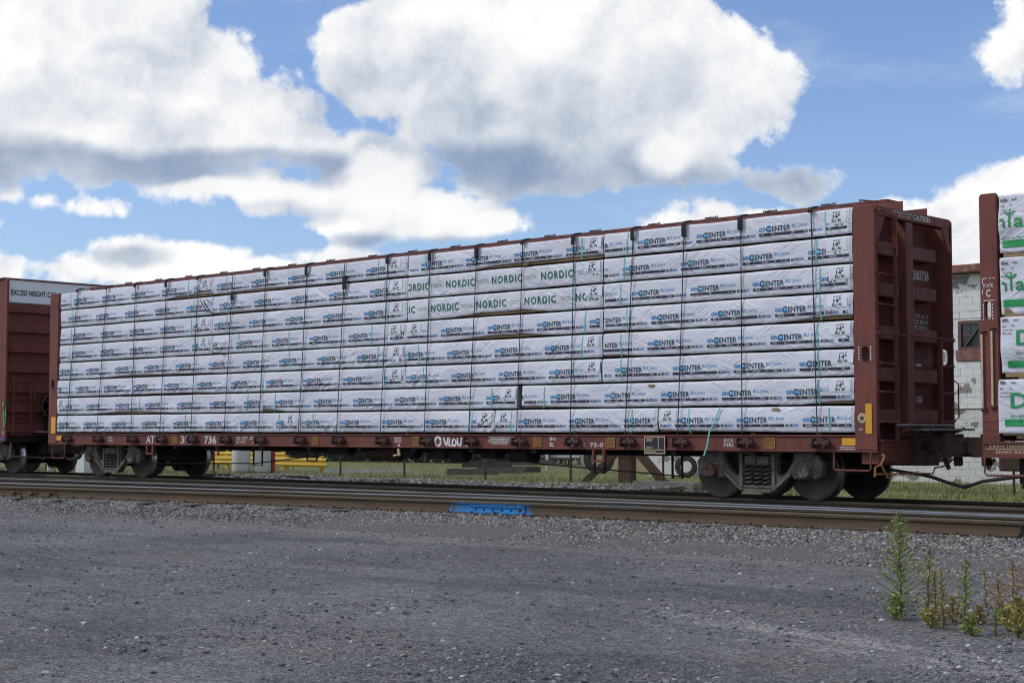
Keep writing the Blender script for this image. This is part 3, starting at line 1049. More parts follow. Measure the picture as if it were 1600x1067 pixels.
MB().bar((wx0 + .2, BY + .02, wz0 + .1), (wx1 - .1, BY + .02, zm + .2), .03, .10, up=(0, 1, 0)).build("plank", M_GREYWOOD, window)
MB().box(wx0 - .06, wx1 + .06, BY - .05, BY + .1, wz0 - .30, wz0 - .003, ch=.01).build("window_sill", M_SILLRED, bld)
tan = thing("tan_shed", "low tan block wall shed seen under the flatcar behind the buffer stop", "shed", (-24, 24, -.36))
tx0, tx1 = X0(945, 720, 24), X0(1043, 720, 24)
MB().box(tx0, tx1, 24, 29, -.4, 3.1).build("wall", M_TANW, tan)
MB().box(tx0 - .2, tx1 + .2, 23.8, 29.2, 3.102, 3.3).build("roof", M_EAVE, tan)
for px, rad_ in ((1030, .05), (1047, .07)):
    pass

# --- hedge far behind
hp = [at_z(a, b, -.35)[:2] for a, b in ((380, 719), (470, 720), (600, 722), (740, 724), (856, 727))]
hp = [np.array(hp[0]) + (np.array(hp[0]) - np.array(hp[1]))] + hp
rng = np.random.default_rng(77)
n = 16000
t = rng.uniform(0, len(hp) - 1.001, n); i0 = t.astype(int); fr = t - i0
hpA = np.array(hp)
base = hpA[i0] * (1 - fr[:, None]) + hpA[i0 + 1] * fr[:, None]
hgt = 2.3 + .5 * vnoise(t * 9, t * 0, 3)
zz = rng.random(n) ** .8 * hgt
dep = rng.normal(0, .5, n)
c = np.c_[base[:, 0] + dep * .4, base[:, 1] + dep + .6, -.36 + zz]
sz = rng.uniform(.08, .22, n)
d1 = rng.normal(size=(n, 3)); d1 /= np.linalg.norm(d1, axis=1)[:, None]
d2 = np.cross(d1, rng.normal(size=(n, 3))); d2 /= np.linalg.norm(d2, axis=1)[:, None]
V = np.stack([c - d1 * sz[:, None], c + d2 * sz[:, None] * .6, c + d1 * sz[:, None], c - d2 * sz[:, None] * .6], 1).reshape(-1, 3)
np_mesh("hedge", V, np.arange(4 * n).reshape(n, 4), M_HEDGE, label="dark dense hedge along the far side of the lawn", category="hedge")

# --- yellow guard rail, tanks, posts
A, B = at_y(300, 718, 16.2), at_y(511, 723, 16.0)
gr = thing("guard_rail", "yellow W-beam guard rail behind the two white tanks", "guard rail", (float(B[0]), float(B[1]), -.36))


def wbeam(a, b, mat, name, parent):
    prof = [(-.16, 0), (-.13, .05), (-.08, .07), (-.03, .02), (.03, .02), (.08, .07), (.13, .05), (.16, 0)]
    mb = MB(); k = len(prof)
    for p in (a, b):
        mb.v += [(p[0], p[1] - o_, p[2] + z_) for z_, o_ in prof]
    mb.v += [(q[0], q[1] + .012, q[2]) for q in mb.v[:]]
    fs = [(j, k + j, k + j + 1, j + 1) for j in range(k - 1)] + [(2 * k + j, 2 * k + j + 1, 3 * k + j + 1, 3 * k + j) for j in range(k - 1)]
    fs += [(0, 2 * k, 3 * k, k), (k - 1, 2 * k - 1, 4 * k - 1, 3 * k - 1)]
    mb.f = fs; mb.mi = [0] * len(fs)
    return mb.build(name, mat, parent)


wbeam(A, B, M_FYEL, "beam", gr)
for px in (353, 446, 500):
    q = at_y(px, 720, 16.12)
    MB().box(q[0] - .05, q[0] + .05, 16.14, 16.26, -.36, .22).build("post", M_FYEL, gr)
A2, B2 = at_y(310, 711, 18.2), at_y(447, 713, 18.0)
g2 = thing("guard_rail", "shorter yellow guard rail standing behind the first one", "guard rail", (float(B2[0]), float(B2[1]), -.36))
wbeam(A2, B2, M_FYEL, "beam", g2)
for px in (353, 440):
    q = at_y(px, 711, 18.1)
    MB().box(q[0] - .05, q[0] + .05, 18.13, 18.25, -.36, .45).build("post", M_FYEL, g2)
for px, lab in ((376.5, "white upright tank nearest the flatcar's far wheel"), (409, "white upright tank with a red post against its side")):
    q = at_z(px, 737.5, -.35)
    t_ = thing("storage_tank", lab, "tank", (float(q[0]), float(q[1]), -.36), "white tanks by the guard rail")
    r_ = .325
    MB().lathe([(.30, -.36), (r_, -.30), (r_, 1.25), (.29, 1.38), (.12, 1.46), (.001, 1.47)], 28, (q[0], q[1], 0), 'z').build("body", M_TANK, t_, smooth=True)
    pm = MB()
    vdir = np.array([CAM[0] - q[0], CAM[1] - q[1]]); vdir /= np.linalg.norm(vdir)
    a0 = math.atan2(vdir[1], vdir[0])
    for row, zz in enumerate((.40, .48)):
        for j in range(7):
            a = a0 + .22 + j * .062
            aa, ab = a, a + .045
            pm.add([(q[0] + (r_ + .003) * math.cos(k), q[1] + (r_ + .003) * math.sin(k), h) for k, h in ((aa, zz), (ab, zz), (ab, zz + .04), (aa, zz + .04))], [(0, 1, 2, 3)])
    pm.build("red_print", M_RED, t_)
    MB().box(q[0] - .3, q[0] + .3, q[1] - .3, q[1] + .3, -.355, -.32).build("pad", M_CONC, t_)
for px, py, y_, mat, lab, h_, r_ in ((341, 714, 17.2, M_RED, "short red post standing beside the yellow guard rail's end", 1.0, .05), (428, 738, None, M_RED, "tall red post between tank and yellow guard rail", 1.3, .05),
                                     (855, 736, None, M_TANK, "white painted post standing in front of the galvanised rail", 1.5, .06), (914, 731, None, M_LBLUE, "pale blue thin post beside the big leaning tyre", 1.5, .04),
                                     (1047, 738, None, M_GREYWOOD, "grey wooden post at the corner of the white block wall", 2.0, .07), (801, 722, None, M_GALV, "thin pale post in front of the dark hedge", 1.4, .04)):
    q = at_z(px, py, -.355) if y_ is None else at_y(px, py, y_)
    MB().lathe([(r_, -.37), (r_, -.36 + h_), (r_ * .6, -.33 + h_)], 10, (q[0], q[1], 0), 'z').build("marker_post", mat, label=lab, category="post", group="posts behind the fence")
q0, q1 = at_y(846, 711, 30), at_y(907, 711, 30)
g3 = thing("guard_rail", "galvanised grey guard rail beyond the white post", "guard rail", (float(q1[0]), 30, -.36))
wbeam(q0, q1, M_GALV, "beam", g3)
for px in (852, 880, 902):
    q = at_y(px, 711, 30)
    MB().box(q[0] - .06, q[0] + .06, 30.03, 30.15, -.36, q[2]).build("post", M_GREYWOOD, g3)

# --- white pipework left
q = at_z(120, 741, -.35)
pw = thing("gas_pipework", "white gas pipework and meter cabinet standing behind the boxcar coupling", "pipework", (float(q[0]), float(q[1]), -.36))
X, Y = float(q[0]), float(q[1])
rnd = random.Random(5)
cab = MB(); cab.box(X - .1, X + .45, Y, Y + .4, -.36, .62, ch=.02); cab.build("cabinet", M_TANK, pw)
for k in range(7):
    xx = X - 2.6 + k * .62
    MB().tube([(xx, Y + .5, -.36), (xx, Y + .5, .35 + .3 * rnd.random()), (xx + .35, Y + .5, .5)], .055, 8).build("pipe", M_TANK, pw)
MB().tube([(X - 2.8, Y + .55, .02), (X + 2.0, Y + .55, .05)], .08, 8).build("pipe", M_TANK, pw)
MB().tube([(X - 2.8, Y + .55, .42), (X + 2.0, Y + .55, .45)], .05, 8).build("pipe", M_TANK, pw)
for k in range(4):
    xx = X - 2.2 + k * .9
    MB().lathe([(.0, -.02), (.14, -.02), (.14, .03), (0, .03)], 12, (xx, Y + .42, .12)).build("valve_wheel", M_FYEL if k == 2 else M_TANK, pw)

# --- buffer stop of rusty rail
q = at_z(978, 752, -.35)
X, Y = float(q[0]), float(q[1]) - .8
q = at_y(978, 730, Y); X = float(q[0])
bs = thing("buffer_stop", "rusty steel buffer stop with sloping braces behind the train", "buffer stop", (X, Y, -.36))
MB().box(X - .24, X + .22, Y - .06, Y + .20, -.40, .95, ch=.01).build("post", M_RUSTCAP, bs)
MB().box(X - .26, X + .24, Y - .10, Y - .063, .38, .62).build("head_plate", M_RUSTCAP, bs)
MB().bar((X - .15, Y + .02, .62), (X - 1.35, Y - .25, -.38), .14, .16).build("brace", M_RUSTCAP, bs)
MB().bar((X + .20, Y + .06, .70), (X + 1.25, Y + .15, -.36), .2, .2).build("brace", M_RUSTCAP, bs)
MB().bar((X - .05, Y + .3, .3), (X - .55, Y + .9, -.38), .16, .12).build("brace", M_TIE, bs)


def tyre(px, py, y_, r_, lean, lab):
    q = at_y(px, py, y_)
    t_ = thing("tyre_casing", lab, "tyre", (float(q[0]), float(q[1]), float(q[2])), "old tyres by the shed")
    w_ = r_ * .42
    prof = [(r_ * .56, -w_ * .42), (r_ * .62, -w_ * .5), (r_ * .9, -w_ * .5), (r_ * .985, -w_ * .38), (r_, 0), (r_ * .985, w_ * .38), (r_ * .9, w_ * .5), (r_ * .62, w_ * .5), (r_ * .56, w_ * .42), (r_ * .56, -w_ * .42)]
    mb = MB(); mb.lathe(prof, 36, (0, 0, 0), 'y')
    mb.f = mb.f[:-2]; mb.mi = mb.mi[:-2]
    o = mb.build("carcass", M_TYRE, t_, smooth=True, world_coords=False)
    tb = MB()
    for k in range(34):
        a = 2 * math.pi * k / 34
        for s_ in (-1, 1):
            ca, sa = math.cos(a), math.sin(a)
            tb.bar((r_ * ca * .99, s_ * w_ * .06, r_ * sa * .99), (r_ * math.cos(a + .12 * s_) * .985, s_ * w_ * .44, r_ * math.sin(a + .12 * s_) * .985), r_ * .09, .05, up=(ca, 0, sa))
    tb.build("tread", M_TYRE, t_, world_coords=False)
    t_.rotation_euler = (lean, 0, R(28))


tyre(936, 716, 21.6, .52, -.15, "big tractor tyre leaning upright beside the buffer stop")
tyre(1072, 729, 19.5, .33, -.12, "small tyre leaning on the white block wall near the flatcar wheel")

# --- timbers and kerb block
TL = ["weathered grey discarded tie at the train side of the loose pile", "dark tarred discarded tie laid on top of the pile's front end", "grey discarded tie in the middle of the pile", "dark tie at the far side of the pile", "grey tie lying uppermost at the pile's far end"]
rnd = random.Random(9)
for k in range(5):
    q = at_z(738 + k * 23, 741.5 - k * 1.3, -.35)
    X, Y = float(q[0]), float(q[1])
    a = R(38 + rnd.uniform(-9, 9))
    L = 1.7
    z_ = -.25 + (.22 if k in (1, 4) else 0)
    dx, dy = math.cos(a) * L / 2, math.sin(a) * L / 2
    MB().bar((X - dx, Y - dy, z_), (X + dx, Y + dy, z_), .23, .2).build("old_tie", M_TIE if k % 2 else M_GREYWOOD, label=TL[k], category="timber", group="discarded ties in a pile")
q0, q1 = at_y(997, 752, 9.6), at_y(1092, 756, 9.2)
MB().bar((q0[0], q0[1], -.25), (q1[0], q1[1], -.25), .34, .27).build("concrete_beam", M_CONC, label="dark weathered concrete beam lying in front of the fence", category="beam")
q0, q1 = at_y(300, 743.5, 8.6), at_y(482, 745, 8.9)
pts = [(q0[0] + (q1[0] - q0[0]) * k / 260, q0[1] + (q1[1] - q0[1]) * k / 260, -.275) for k in range(261)]
MB().tube(pts, [.075 if k % 2 else .058 for k in range(261)], 8).build("drain_pipe", M_RUBBER, label="black corrugated drain pipe lying along the ballast", category="pipe")
pA = [at_z(a, b, -.35)[:2] for a, b in ((505, 733), (640, 734.5), (640, 737), (505, 738))]
poly_sheet("gravel_path", [tuple(map(float, p)) for p in pA], -.346, pbr("path_gravel", (.22, .215, .205), .95, 0, .25, 5, .4, 40), kind='structure')

# --- grass blades
rng = np.random.default_rng(5)


def grass(name, X, Y, Z, h, seed, mat=M_GRASS):
    r2 = np.random.default_rng(seed)
    n = len(X)
    a = r2.uniform(0, 6.283, n); l = r2.normal(0, .35, (n, 2)) * h[:, None]
    w_ = .006 + .25 * h * .06
    b = np.c_[X, Y, Z]
    dx = np.c_[np.cos(a) * w_, np.sin(a) * w_, np.zeros(n)]
    tip = b + np.c_[l, h]
    V = np.stack([b - dx, b + dx, tip], 1).reshape(-1, 3)
    return np_mesh(name, V, np.arange(3 * n).reshape(n, 3), mat, kind='stuff')


n = 32000
X_ = rng.uniform(-12, 9, n); Y_ = rng.uniform(4.4, 19.9, n)
keep = rng.random(n) < np.clip(.7 + .6 * vnoise(X_ * .8, Y_ * .8, 31), .2, 1)
X_, Y_ = X_[keep], Y_[keep]
grass("grass", X_, Y_, np.full(len(X_), -.36), .05 + .11 * rng.random(len(X_)), 1)
n = 26000
X_ = rng.uniform(-44, -11, n); Y_ = rng.uniform(5.5, 24, n)
dens_ = np.exp(-((Y_ - np.array([FPY(v) for v in X_])) / 2.2) ** 2)
keep = rng.random(n) < .12 + .88 * dens_
X_, Y_ = X_[keep], Y_[keep]
grass("grass", X_, Y_, np.full(len(X_), -.36), .05 + .16 * rng.random(len(X_)), 2)
# ================================================================== RAILWAY CARS


def curve_solid(outlines, y0, y1, bev=0.):
    """solid between y0 and y1 from closed (x, z) outlines; inner outlines are holes"""
    c = bpy.data.curves.new("o", 'CURVE'); c.dimensions = '2D'; c.fill_mode = 'BOTH'
    c.extrude = abs(y1 - y0) / 2 - bev; c.bevel_depth = bev; c.bevel_resolution = 0
    if bev:
        c.offset = -bev
    for ol in outlines:
        s_ = c.splines.new('POLY'); s_.points.add(len(ol) - 1)
        for p, (x, z) in zip(s_.points, ol):
            p.co = (x, z, 0, 1)
        s_.use_cyclic_u = True
    ob = bpy.data.objects.new("o", c); COL.objects.link(ob)
    me = bpy.data.meshes.new_from_object(ob.evaluated_get(bpy.context.evaluated_depsgraph_get()))
    ym = (y0 + y1) / 2
    vs = [(v.co.x, ym - v.co.z, v.co.y) for v in me.vertices]
    fs = [tuple(p.vertices) for p in me.polygons]
    bpy.data.meshes.remove(me); bpy.data.objects.remove(ob); bpy.data.curves.remove(c)
    return vs, fs


def oval(cx, cz, w, h, n=8):
    r = w / 2
    pts = []
    for k in range(n + 1):
        a = math.pi * k / n
        pts.append((cx + r * math.cos(a), cz + h / 2 - r + r * math.sin(a)))
    for k in range(n + 1):
        a = math.pi + math.pi * k / n
        pts.append((cx + r * math.cos(a), cz - h / 2 + r + r * math.sin(a)))
    return pts


AX = .457      # axle height


def truck_proto():
    """four wheeled truck, centred on x=0, track centre y=0, facing -y"""
    t = bpy.data.objects.new("truck", None)
    bol = MB().box(-.2, .2, -.95, .95, .36, .66, ch=.03).build("truck", M_TRUCK, None, False)
    bpy.data.objects.remove(t)
    WB = .89
    wh = None
    ax = MB(); ax.lathe([(.075, -.78), (.085, 0), (.075, .78)], 12, (0, 0, 0), 'y')
    wp = [(.10, -.085), (.17, -.085), (.20, -.045), (.33, -.035), (.375, -.072), (.425, -.075), (.452, -.068)]
    wback = [(.457, -.06), (.457, .045), (.485, .055), (.488, .078), (.47, .085), (.38, .075), (.33, .025), (.17, .05), (.10, .05)]
    mb = MB()
    mb.lathe(wp + wback, 40, (0, 0, 0), 'y')
    n_ = 40
    for i in range(len(mb.f)):
        ring = i // n_
        mb.mi[i] = 1 if ring in (6, 7) else 0
    wheel = mb.build("wheel", [M_WHEEL, M_TREAD], None, smooth=False, world_coords=False)
    wheel.data.polygons.foreach_set('use_smooth', [True] * len(wheel.data.polygons))
    wd = wheel.data
    bpy.data.objects.remove(wheel)
    axle = ax.build("axle", M_WHEEL, None, world_coords=False); ad = axle.data; bpy.data.objects.remove(axle)
    for sx in (-1, 1):
        o = link("axle", ad, bol, False); o.location = (sx * WB, 0, AX)
        for sy in (-1, 1):
            o = link("wheel", wd, bol, False); o.location = (sx * WB, sy * .76, AX)
            if sy > 0:
                o.rotation_euler = (0, 0, math.pi)
    out = [(-1.17, .40), (-1.20, .60), (-1.08, .74), (-.80, .80), (-.58, .88), (.58, .88), (.80, .80), (1.08, .74), (1.20, .60), (1.17, .40), (1.05, .34), (.98, .36), (.98, .56), (.80, .56), (.80, .34), (.66, .34), (.60, .42), (.30, .13), (.22, .11), (-.22, .11), (-.30, .13), (-.60, .42), (-.66, .34), (-.80, .34), (-.80, .56), (-.98, .56), (-.98, .36), (-1.05, .34)]
    hl = [(-.66, .74), (-.42, .76), (-.35, .70), (-.35, .42), (-.42, .38), (-.52, .44), (-.66, .62)]
    hr = [(-x, z) for x, z in hl][::-1]
    mid = [(-.27, .72), (.27, .72), (.27, .20), (-.27, .20)]
    vs, fs = curve_solid([out, hl, hr, mid], -.075, .075, .018)
    for sy in (-1, 1):
        mb = MB().add(vs, fs)
        # ribs that give the casting its depth
        mb.bar((-1.05, -.085, .73), (-.58, -.085, .84), .05, .05); mb.bar((.58, -.085, .84), (1.05, -.085, .73), .05, .05)
        mb.bar((-.58, -.09, .845), (.58, -.09, .845), .05, .05)
        mb.bar((-.62, -.09, .42), (-.28, -.09, .15), .06, .05); mb.bar((.28, -.09, .15), (.62, -.09, .42), .06, .05)
        mb.bar((-.26, -.09, .145), (.26, -.09, .145), .05, .06)
        mb.box(-.335, -.275, -.11, -.06, .20, .74); mb.box(.275, .335, -.11, -.06, .20, .74)
        for sx in (-1, 1):
            mb.box(sx * .89 - .14, sx * .89 + .14, -.10, .10, .50, .62, ch=.02)
        sf = mb.build("side_frame", M_TRUCK, bol, world_coords=False)
        sf.location = (0, sy * .99, 0)
        if sy > 0:
            sf.rotation_euler = (0, 0, math.pi)
        # bolster end seen in the window, springs below
        be = MB().box(-.25, .25, -.09, .06, .545, .70, ch=.02)
        be.box(-.22, -.02, -.115, -.088, .575, .67); be.box(.02, .22, -.115, -.088, .575, .67)
        o = be.build("bolster_end", M_TRUCK, bol, world_coords=False); o.location = (0, sy * 1.0, 0)
        if sy > 0:
            o.rotation_euler = (0, 0, math.pi)
        for sx in (-.17, 0, .17):
            sp_ = MB()
            turns, nn = 4.6, 60
            sp_.tube([(.066 * math.cos(2 * math.pi * turns * k / nn), .066 * math.sin(2 * math.pi * turns * k / nn), .225 + .31 * k / nn) for k in range(nn + 1)], .017, 6)
            if sx == -.17 and sy == -1:
                o = sp_.build("spring", M_SPRING, bol, smooth=True, world_coords=False); spd = o.data
            else:
                o = link("spring", spd, bol, False)
            o.location = (sx, sy * 1.04, 0)
        MB().box(-.27, .27, -.06, .06, .195, .228).build("spring_seat", M_TRUCK, bol, world_coords=False).location = (0, sy * 1.03, 0)
        for sx in (-1, 1):
            cp = MB(); cp.lathe([(.10, .10), (.115, .06), (.115, -.10), (.095, -.135), (.06, -.14)], 20, (0, 0, 0), 'y')
            for k in range(3):
                a = k * 2.094 + .5
                cp.lathe([(.017, -.135), (.017, -.158), (.008, -.16)], 6, (.06 * math.cos(a), 0, .06 * math.sin(a)), 'y')
            o = cp.build("bearing_cap", M_RUSTCAP if (sx < 0) else M_TRUCK, bol, world_coords=False)
            o.location = (sx * .89, sy * 1.02, AX)
            if sy > 0:
                o.rotation_euler = (0, 0, math.pi)
    for sx in (-.52, .52):
        MB().bar((sx, -.85, .30), (sx, .85, .30), .09, .10).build("brake_beam", M_UNDER, bol, world_coords=False)
    return bol


TRUCK = truck_proto()
YC = 1.36


def place_truck(car, xc, first=[True]):
    if first[0]:
        o = TRUCK; first[0] = False
        o.parent = car
    else:
        o = copy_tree(TRUCK, None, car)
    o.location = Vector((xc, YC, 0)) - car.location
    return o


WID = 2.45


def bulkhead(car, xi, s, detail=True, hole=True, mat=None):
    """end wall; xi is the inner face, s points outwards"""
    mat = mat or M_CAR
    X = lambda d: xi + s * d
    zb, zt = .80, 4.49

    def bx(mb, a, b, y0, y1, z0, z1, ch=0.):
        mb.box(min(X(a), X(b)), max(X(a), X(b)), y0, y1, z0, z1, 0, ch)
    m0 = MB(); bx(m0, .02, .055, .05, WID - .05, .9, 4.40)
    bh = m0.build("bulkhead", mat, car)
    cz = 2.245
    c0 = X(.20)
    ol = [(X(0), zb), (X(.38), zb), (X(.38), zt - .05), (X(.34), zt), (X(.04), zt), (X(0), zt - .05)]
    vs, fs = curve_solid([ol, oval(c0, cz, .12, .23)], 0, .085, .012)
    near = MB().add(vs, fs).build("post", mat, bh)
    # raised lip round the slot, stripes and a seam on the near post
    lip = MB()
    o1, o2 = oval(c0, cz, .155, .265), oval(c0, cz, .12, .23)
    k = len(o1)
    lip.add([(x, -.006, z) for x, z in o1] + [(x, -.006, z) for x, z in o2], [(i, (i + 1) % k, k + (i + 1) % k, k + i) for i in range(k)])
    lip.build("slot_rim", mat, bh)
    back = MB(); bx(back, .0, .05, .085, .20, zb, zt); back.build("post_web", mat, bh)
    vs2, fs2 = curve_solid([ol, oval(X(.20), cz + .03, .16, .26)], WID - .03, WID, .006)
    MB().add(vs2, fs2).build("post", mat, bh)
    tb = MB(); bx(tb, .20, .378, .086, WID - .086, 4.33, 4.485, .012); tb.build("top_beam", mat, bh)
    cp = MB(); bx(cp, .056, .345, 1.01, 1.23, .86, 4.328, .008); cp.build("center_post", mat, bh)
    for zc in (3.87, 3.24, 2.585, 1.945, 1.315):
        for (ya, yb) in ((.088, .93), (1.232, 2.12)):
            cb = MB(); bx(cb, .057, .265, ya, yb, zc - .105, zc + .105, .012); cb.build("cross_beam", mat, bh)
    for (p, q) in (((.087, 4.329), 1), ((WID - .087, 4.329), -1)):
        y0, z0 = p
        g = MB()
        tri = [(y0, z0), (y0 + q * .24, z0), (y0 + q * .05, z0 - .34), (y0, z0 - .38)]
        xa, xb = X(.352), X(.372)
        g.add([(xa, y, z) for y, z in tri] + [(xb, y, z) for y, z in tri], [(0, 1, 2, 3), (7, 6, 5, 4), (0, 4, 5, 1), (1, 5, 6, 2), (2, 6, 7, 3), (3, 7, 4, 0)])
        g.build("gusset", mat, bh)
    if not detail:
        return bh
    ld = MB()
    ld.bar((X(.42), .53, .93), (X(.42), .53, 4.32), .022, .06, up=(1, 0, 0))
    for zc in (3.87, 3.45, 2.99, 2.55, 2.11, 1.68, 1.23, .95):
        ld.tube([(X(.375), .04, zc), (X(.43), .06, zc), (X(.43), .54, zc - .01)], .013, 6)
    for zc in (4.0, 3.2, 2.4, 1.6):
        ld.bar((X(.33), .53, zc), (X(.42), .53, zc), .03, .012)
    ld.build("ladder", mat, bh)
    l2 = MB()
    l2.bar((X(.42), 1.93, .86), (X(.42), 1.93, 2.58), .022, .06, up=(1, 0, 0))
    for zc in (2.52, 2.12, 1.69, 1.24):
        l2.tube([(X(.42), 1.93, zc), (X(.42), 2.40, zc), (X(.375), 2.42, zc)], .013, 6)
    l2.tube([(X(.38), 2.42, 1.9), (X(.44), 2.47, 1.85), (X(.44), 2.47, 1.30), (X(.38), 2.42, 1.25)], .012, 6)
    l2.build("ladder", mat, bh)
    MB().tube([(X(.375), -.01, 2.55), (X(.43), .0, 2.55), (X(.43), 1.2, 2.553), (X(.43), 2.40, 2.55), (X(.375), 2.42, 2.55)], .014, 6).build("handrail", mat, bh)
    MB().tube([(X(.38), .05, 4.40), (X(.44), .05, 4.42), (X(.46), .22, 4.36), (X(.46), .50, 4.34), (X(.40), .55, 4.40)], .012, 6).build("handrail", mat, bh)
    MB().tube([(X(.10), .06, 4.48), (X(.10), .06, 4.58), (X(.14), .50, 4.60), (X(.14), .52, 4.48)], .012, 6).build("handrail", mat, bh)
    return bh


flat = thing("centerbeam_flatcar", "oxide red centerbeam flatcar loaded with white wrapped bundles, numbered 300736", "railway car", (-11.1, YC, 0))
XL, XR = -22.62, .38
sl = MB()
sl.box(XL, XR, .022, .05, .80, 1.005)                       # web
sl.box(XL, XR, -.002, .10, 1.006, 1.032, ch=.006)           # top flange
sl.box(XL, XR, -.004, .10, .772, .799, ch=.006)             # bottom flange
sl.build("side_sill", M_SILL, flat)
sl = MB()
sl.box(XL, XR, WID - .05, WID - .022, .80, 1.005); sl.box(XL, XR, WID - .10, WID, 1.006, 1.032); sl.box(XL, XR, WID - .10, WID, .772, .799)
sl.build("side_sill", M_SILL, flat)
MB().box(XL, XR - .02, .06, WID - .06, .985, 1.004).build("deck", M_UNDER, flat)
MB().box(XL + .1, XR - .1, YC - .28, YC + .28, .66, .984).build("center_sill", M_UNDER, flat)
cbd = None
for i in range(13):
    xx = -20.5 + i * 1.55
    if cbd is None:
        o = MB().box(-.06, .06, .06, WID - .06, .70, .983).build("crossbearer", M_UNDER, flat, world_coords=False); cbd = o.data
    else:
        o = link("crossbearer", cbd, flat, False)
    o.location = Vector((xx, 0, 0)) - flat.location
MB().box(XL + .35, -.02, YC - .02, YC + .02, 1.033, 4.62).build("center_partition", M_CAR, flat)
MB().box(-22.7, -.05, YC - .2, YC + .2, 4.655, 4.735, ch=.008).build("top_chord", M_CAR, flat)
MB().box(-.6, .30, .985, 1.015, 4.49, 4.645).build("top_fin", M_CAR, flat)
MB().box(-.6, .34, 1.68, 1.71, 4.49, 4.60).build("top_fin", M_CAR, flat)
bR = bulkhead(flat, 0., 1)
bL = bulkhead(flat, -22.25, -1, detail=False)
place_truck(flat, -1.935)
place_truck(flat, -20.28)

# right end details
es = MB(); es.box(.06, .36, .09, WID - .09, .60, .97); es.build("end_sill", M_CAR, flat)
es = MB(); es.box(-.3, .56, YC - .26, YC + .20, .56, .80); es.box(.36, .50, YC - .3, YC + .3, .80, 1.02); es.build("draft_box", M_COUPLER, flat)
MB().box(.36, .40, .10, .5, .62, .94, ch=.01).build("step_box", M_CAR, flat)
MB().box(.40, .62, .50, 1.96, 1.165, 1.20, ch=.006).build("walkway", M_DECKGREY, flat)
MB().box(.44, .74, .92, 2.42, 1.095, 1.135, ch=.006).build("walkway", M_DECKGREY, flat)
for yy in (.6, 1.3, 1.9, 2.35):
    MB().bar((.36, yy, 1.06), (.60, yy, 1.13), .03, .05).build("walkway_bracket", M_CAR, flat)


def coupler(car, x0, s, yc=YC):
    """knuckle coupler reaching from x0 outwards along s"""
    X = lambda d: x0 + s * d
    mb = MB()
    a, b = sorted((X(-.3), X(.46)))
    mb.box(a, b, yc - .10, yc + .10, .775, .935, ch=.02)
    head = [(.36, -.14), (.50, -.22), (.66, -.24), (.74, -.18), (.72, -.10), (.60, -.05), (.58, .06), (.66, .14), (.80, .16), (.84, .24), (.70, .30), (.46, .22), (.36, .12)]
    n = len(head)
    vs = [(X(p), yc + q, .70) for p, q in head] + [(X(p), yc + q, 1.0) for p, q in head]
    mb.add(vs, [tuple(range(n)), tuple(range(2 * n - 1, n - 1, -1))] + [(i, (i + 1) % n, n + (i + 1) % n, n + i) for i in range(n)])
    a, b = sorted((X(.42), X(.62)))
    mb.box(a, b, yc - .12, yc + .14, 1.0, 1.05, ch=.015)
    o = mb.build("coupler", M_COUPLER, car)
    a, b = sorted((X(.60), X(.80)))
    kb = MB(); kb.box(a, b, yc - .22, yc - .02, .72, .98, ch=.04); kb.build("knuckle", M_COUPLER, o)
    a, b = sorted((X(.52), X(.64)))
    kb = MB(); kb.box(a, b, yc - .05, yc + .06, .56, .70, ch=.02); kb.bar((X(.40), yc - .1, .68), (X(.50), yc - .14, .52), .05, .05); kb.build("lock_lifter", M_COUPLER, o)
    return o


coupler(flat, .40, 1)
coupler(flat, -22.60, -1)
lv = MB()
lv.tube([(.52, -.10, .74), (.58, -.14, .72), (.55, -.20, .60), (.50, -.28, .56), (.50, -.30, .42)], .017, 6)
lv.tube([(.55, -.20, .60), (.58, -.05, .40)], .016, 6)
lv.tube([(.50, -.25, .46), (.55, .2, .455), (.58, .9, .45), (.60, 1.28, .44), (.62, 1.30, .53), (.78, 1.33, .56), (.95, 1.35, .70)], .015, 6)
lv.build("uncoupling_lever", M_ORANGE, flat)
hs = MB()
hs.tube([(.05, .95, .50), (.25, .98, .47), (.55, 1.0, .43), (.72, 1.0, .40), (.95, 1.0, .33), (1.20, 1.0, .265), (1.27, 1.0, .262)], [.024, .024, .026, .028, .026, .024, .034], 8)
hs.build("air_hose", M_RUBBER, flat)


def stirrup(car, x0, x1, z0, z1, mat):
    MB().tube([(x0 - .03, .02, z1), (x0, .0, z1 - .02), (x0, -.01, z0 + .03), (x0 + .03, -.01, z0), (x1 - .03, -.01, z0), (x1, -.01, z0 + .03), (x1, .0, z1)], .016, 6).build("stirrup_step", mat, car)


stirrup(flat, -.36, .27, .50, .785, M_CAR)
stirrup(flat, -22.4, -21.85, .44, .785, M_CAR)
# underside gear
MB().lathe([(.02, -11.52), (.17, -11.49), (.20, -11.40), (.20, -10.62), (.17, -10.53), (.02, -10.5)], 20, (0, .62, .70), 'x').build("air_reservoir", car_paint("reservoir_paint", (.05, .022, .018)), flat, smooth=True)
g = MB()
g.lathe([(.02, -10.45), (.13, -10.43), (.13, -10.1), (.02, -10.06)], 14, (0, .62, .68), 'x')
g.box(-9.7, -9.2, .45, .8, .56, .78, ch=.03); g.lathe([(.01, -9.15), (.14, -9.12), (.14, -8.75), (.01, -8.72)], 14, (0, .62, .64), 'x')
g.box(-8.3, -7.9, .5, .8, .58, .78, ch=.03); g.box(-7.6, -7.1, .5, .9, .52, .78, ch=.04); g.box(-12.6, -12.0, .45, .7, .62, .78, ch=.02)
g.tube([(-12.9, .5, .70), (-12.2, .5, .68), (-11.9, .5, .60)], .03, 6)
g.build("brake_gear", M_UNDER, flat)
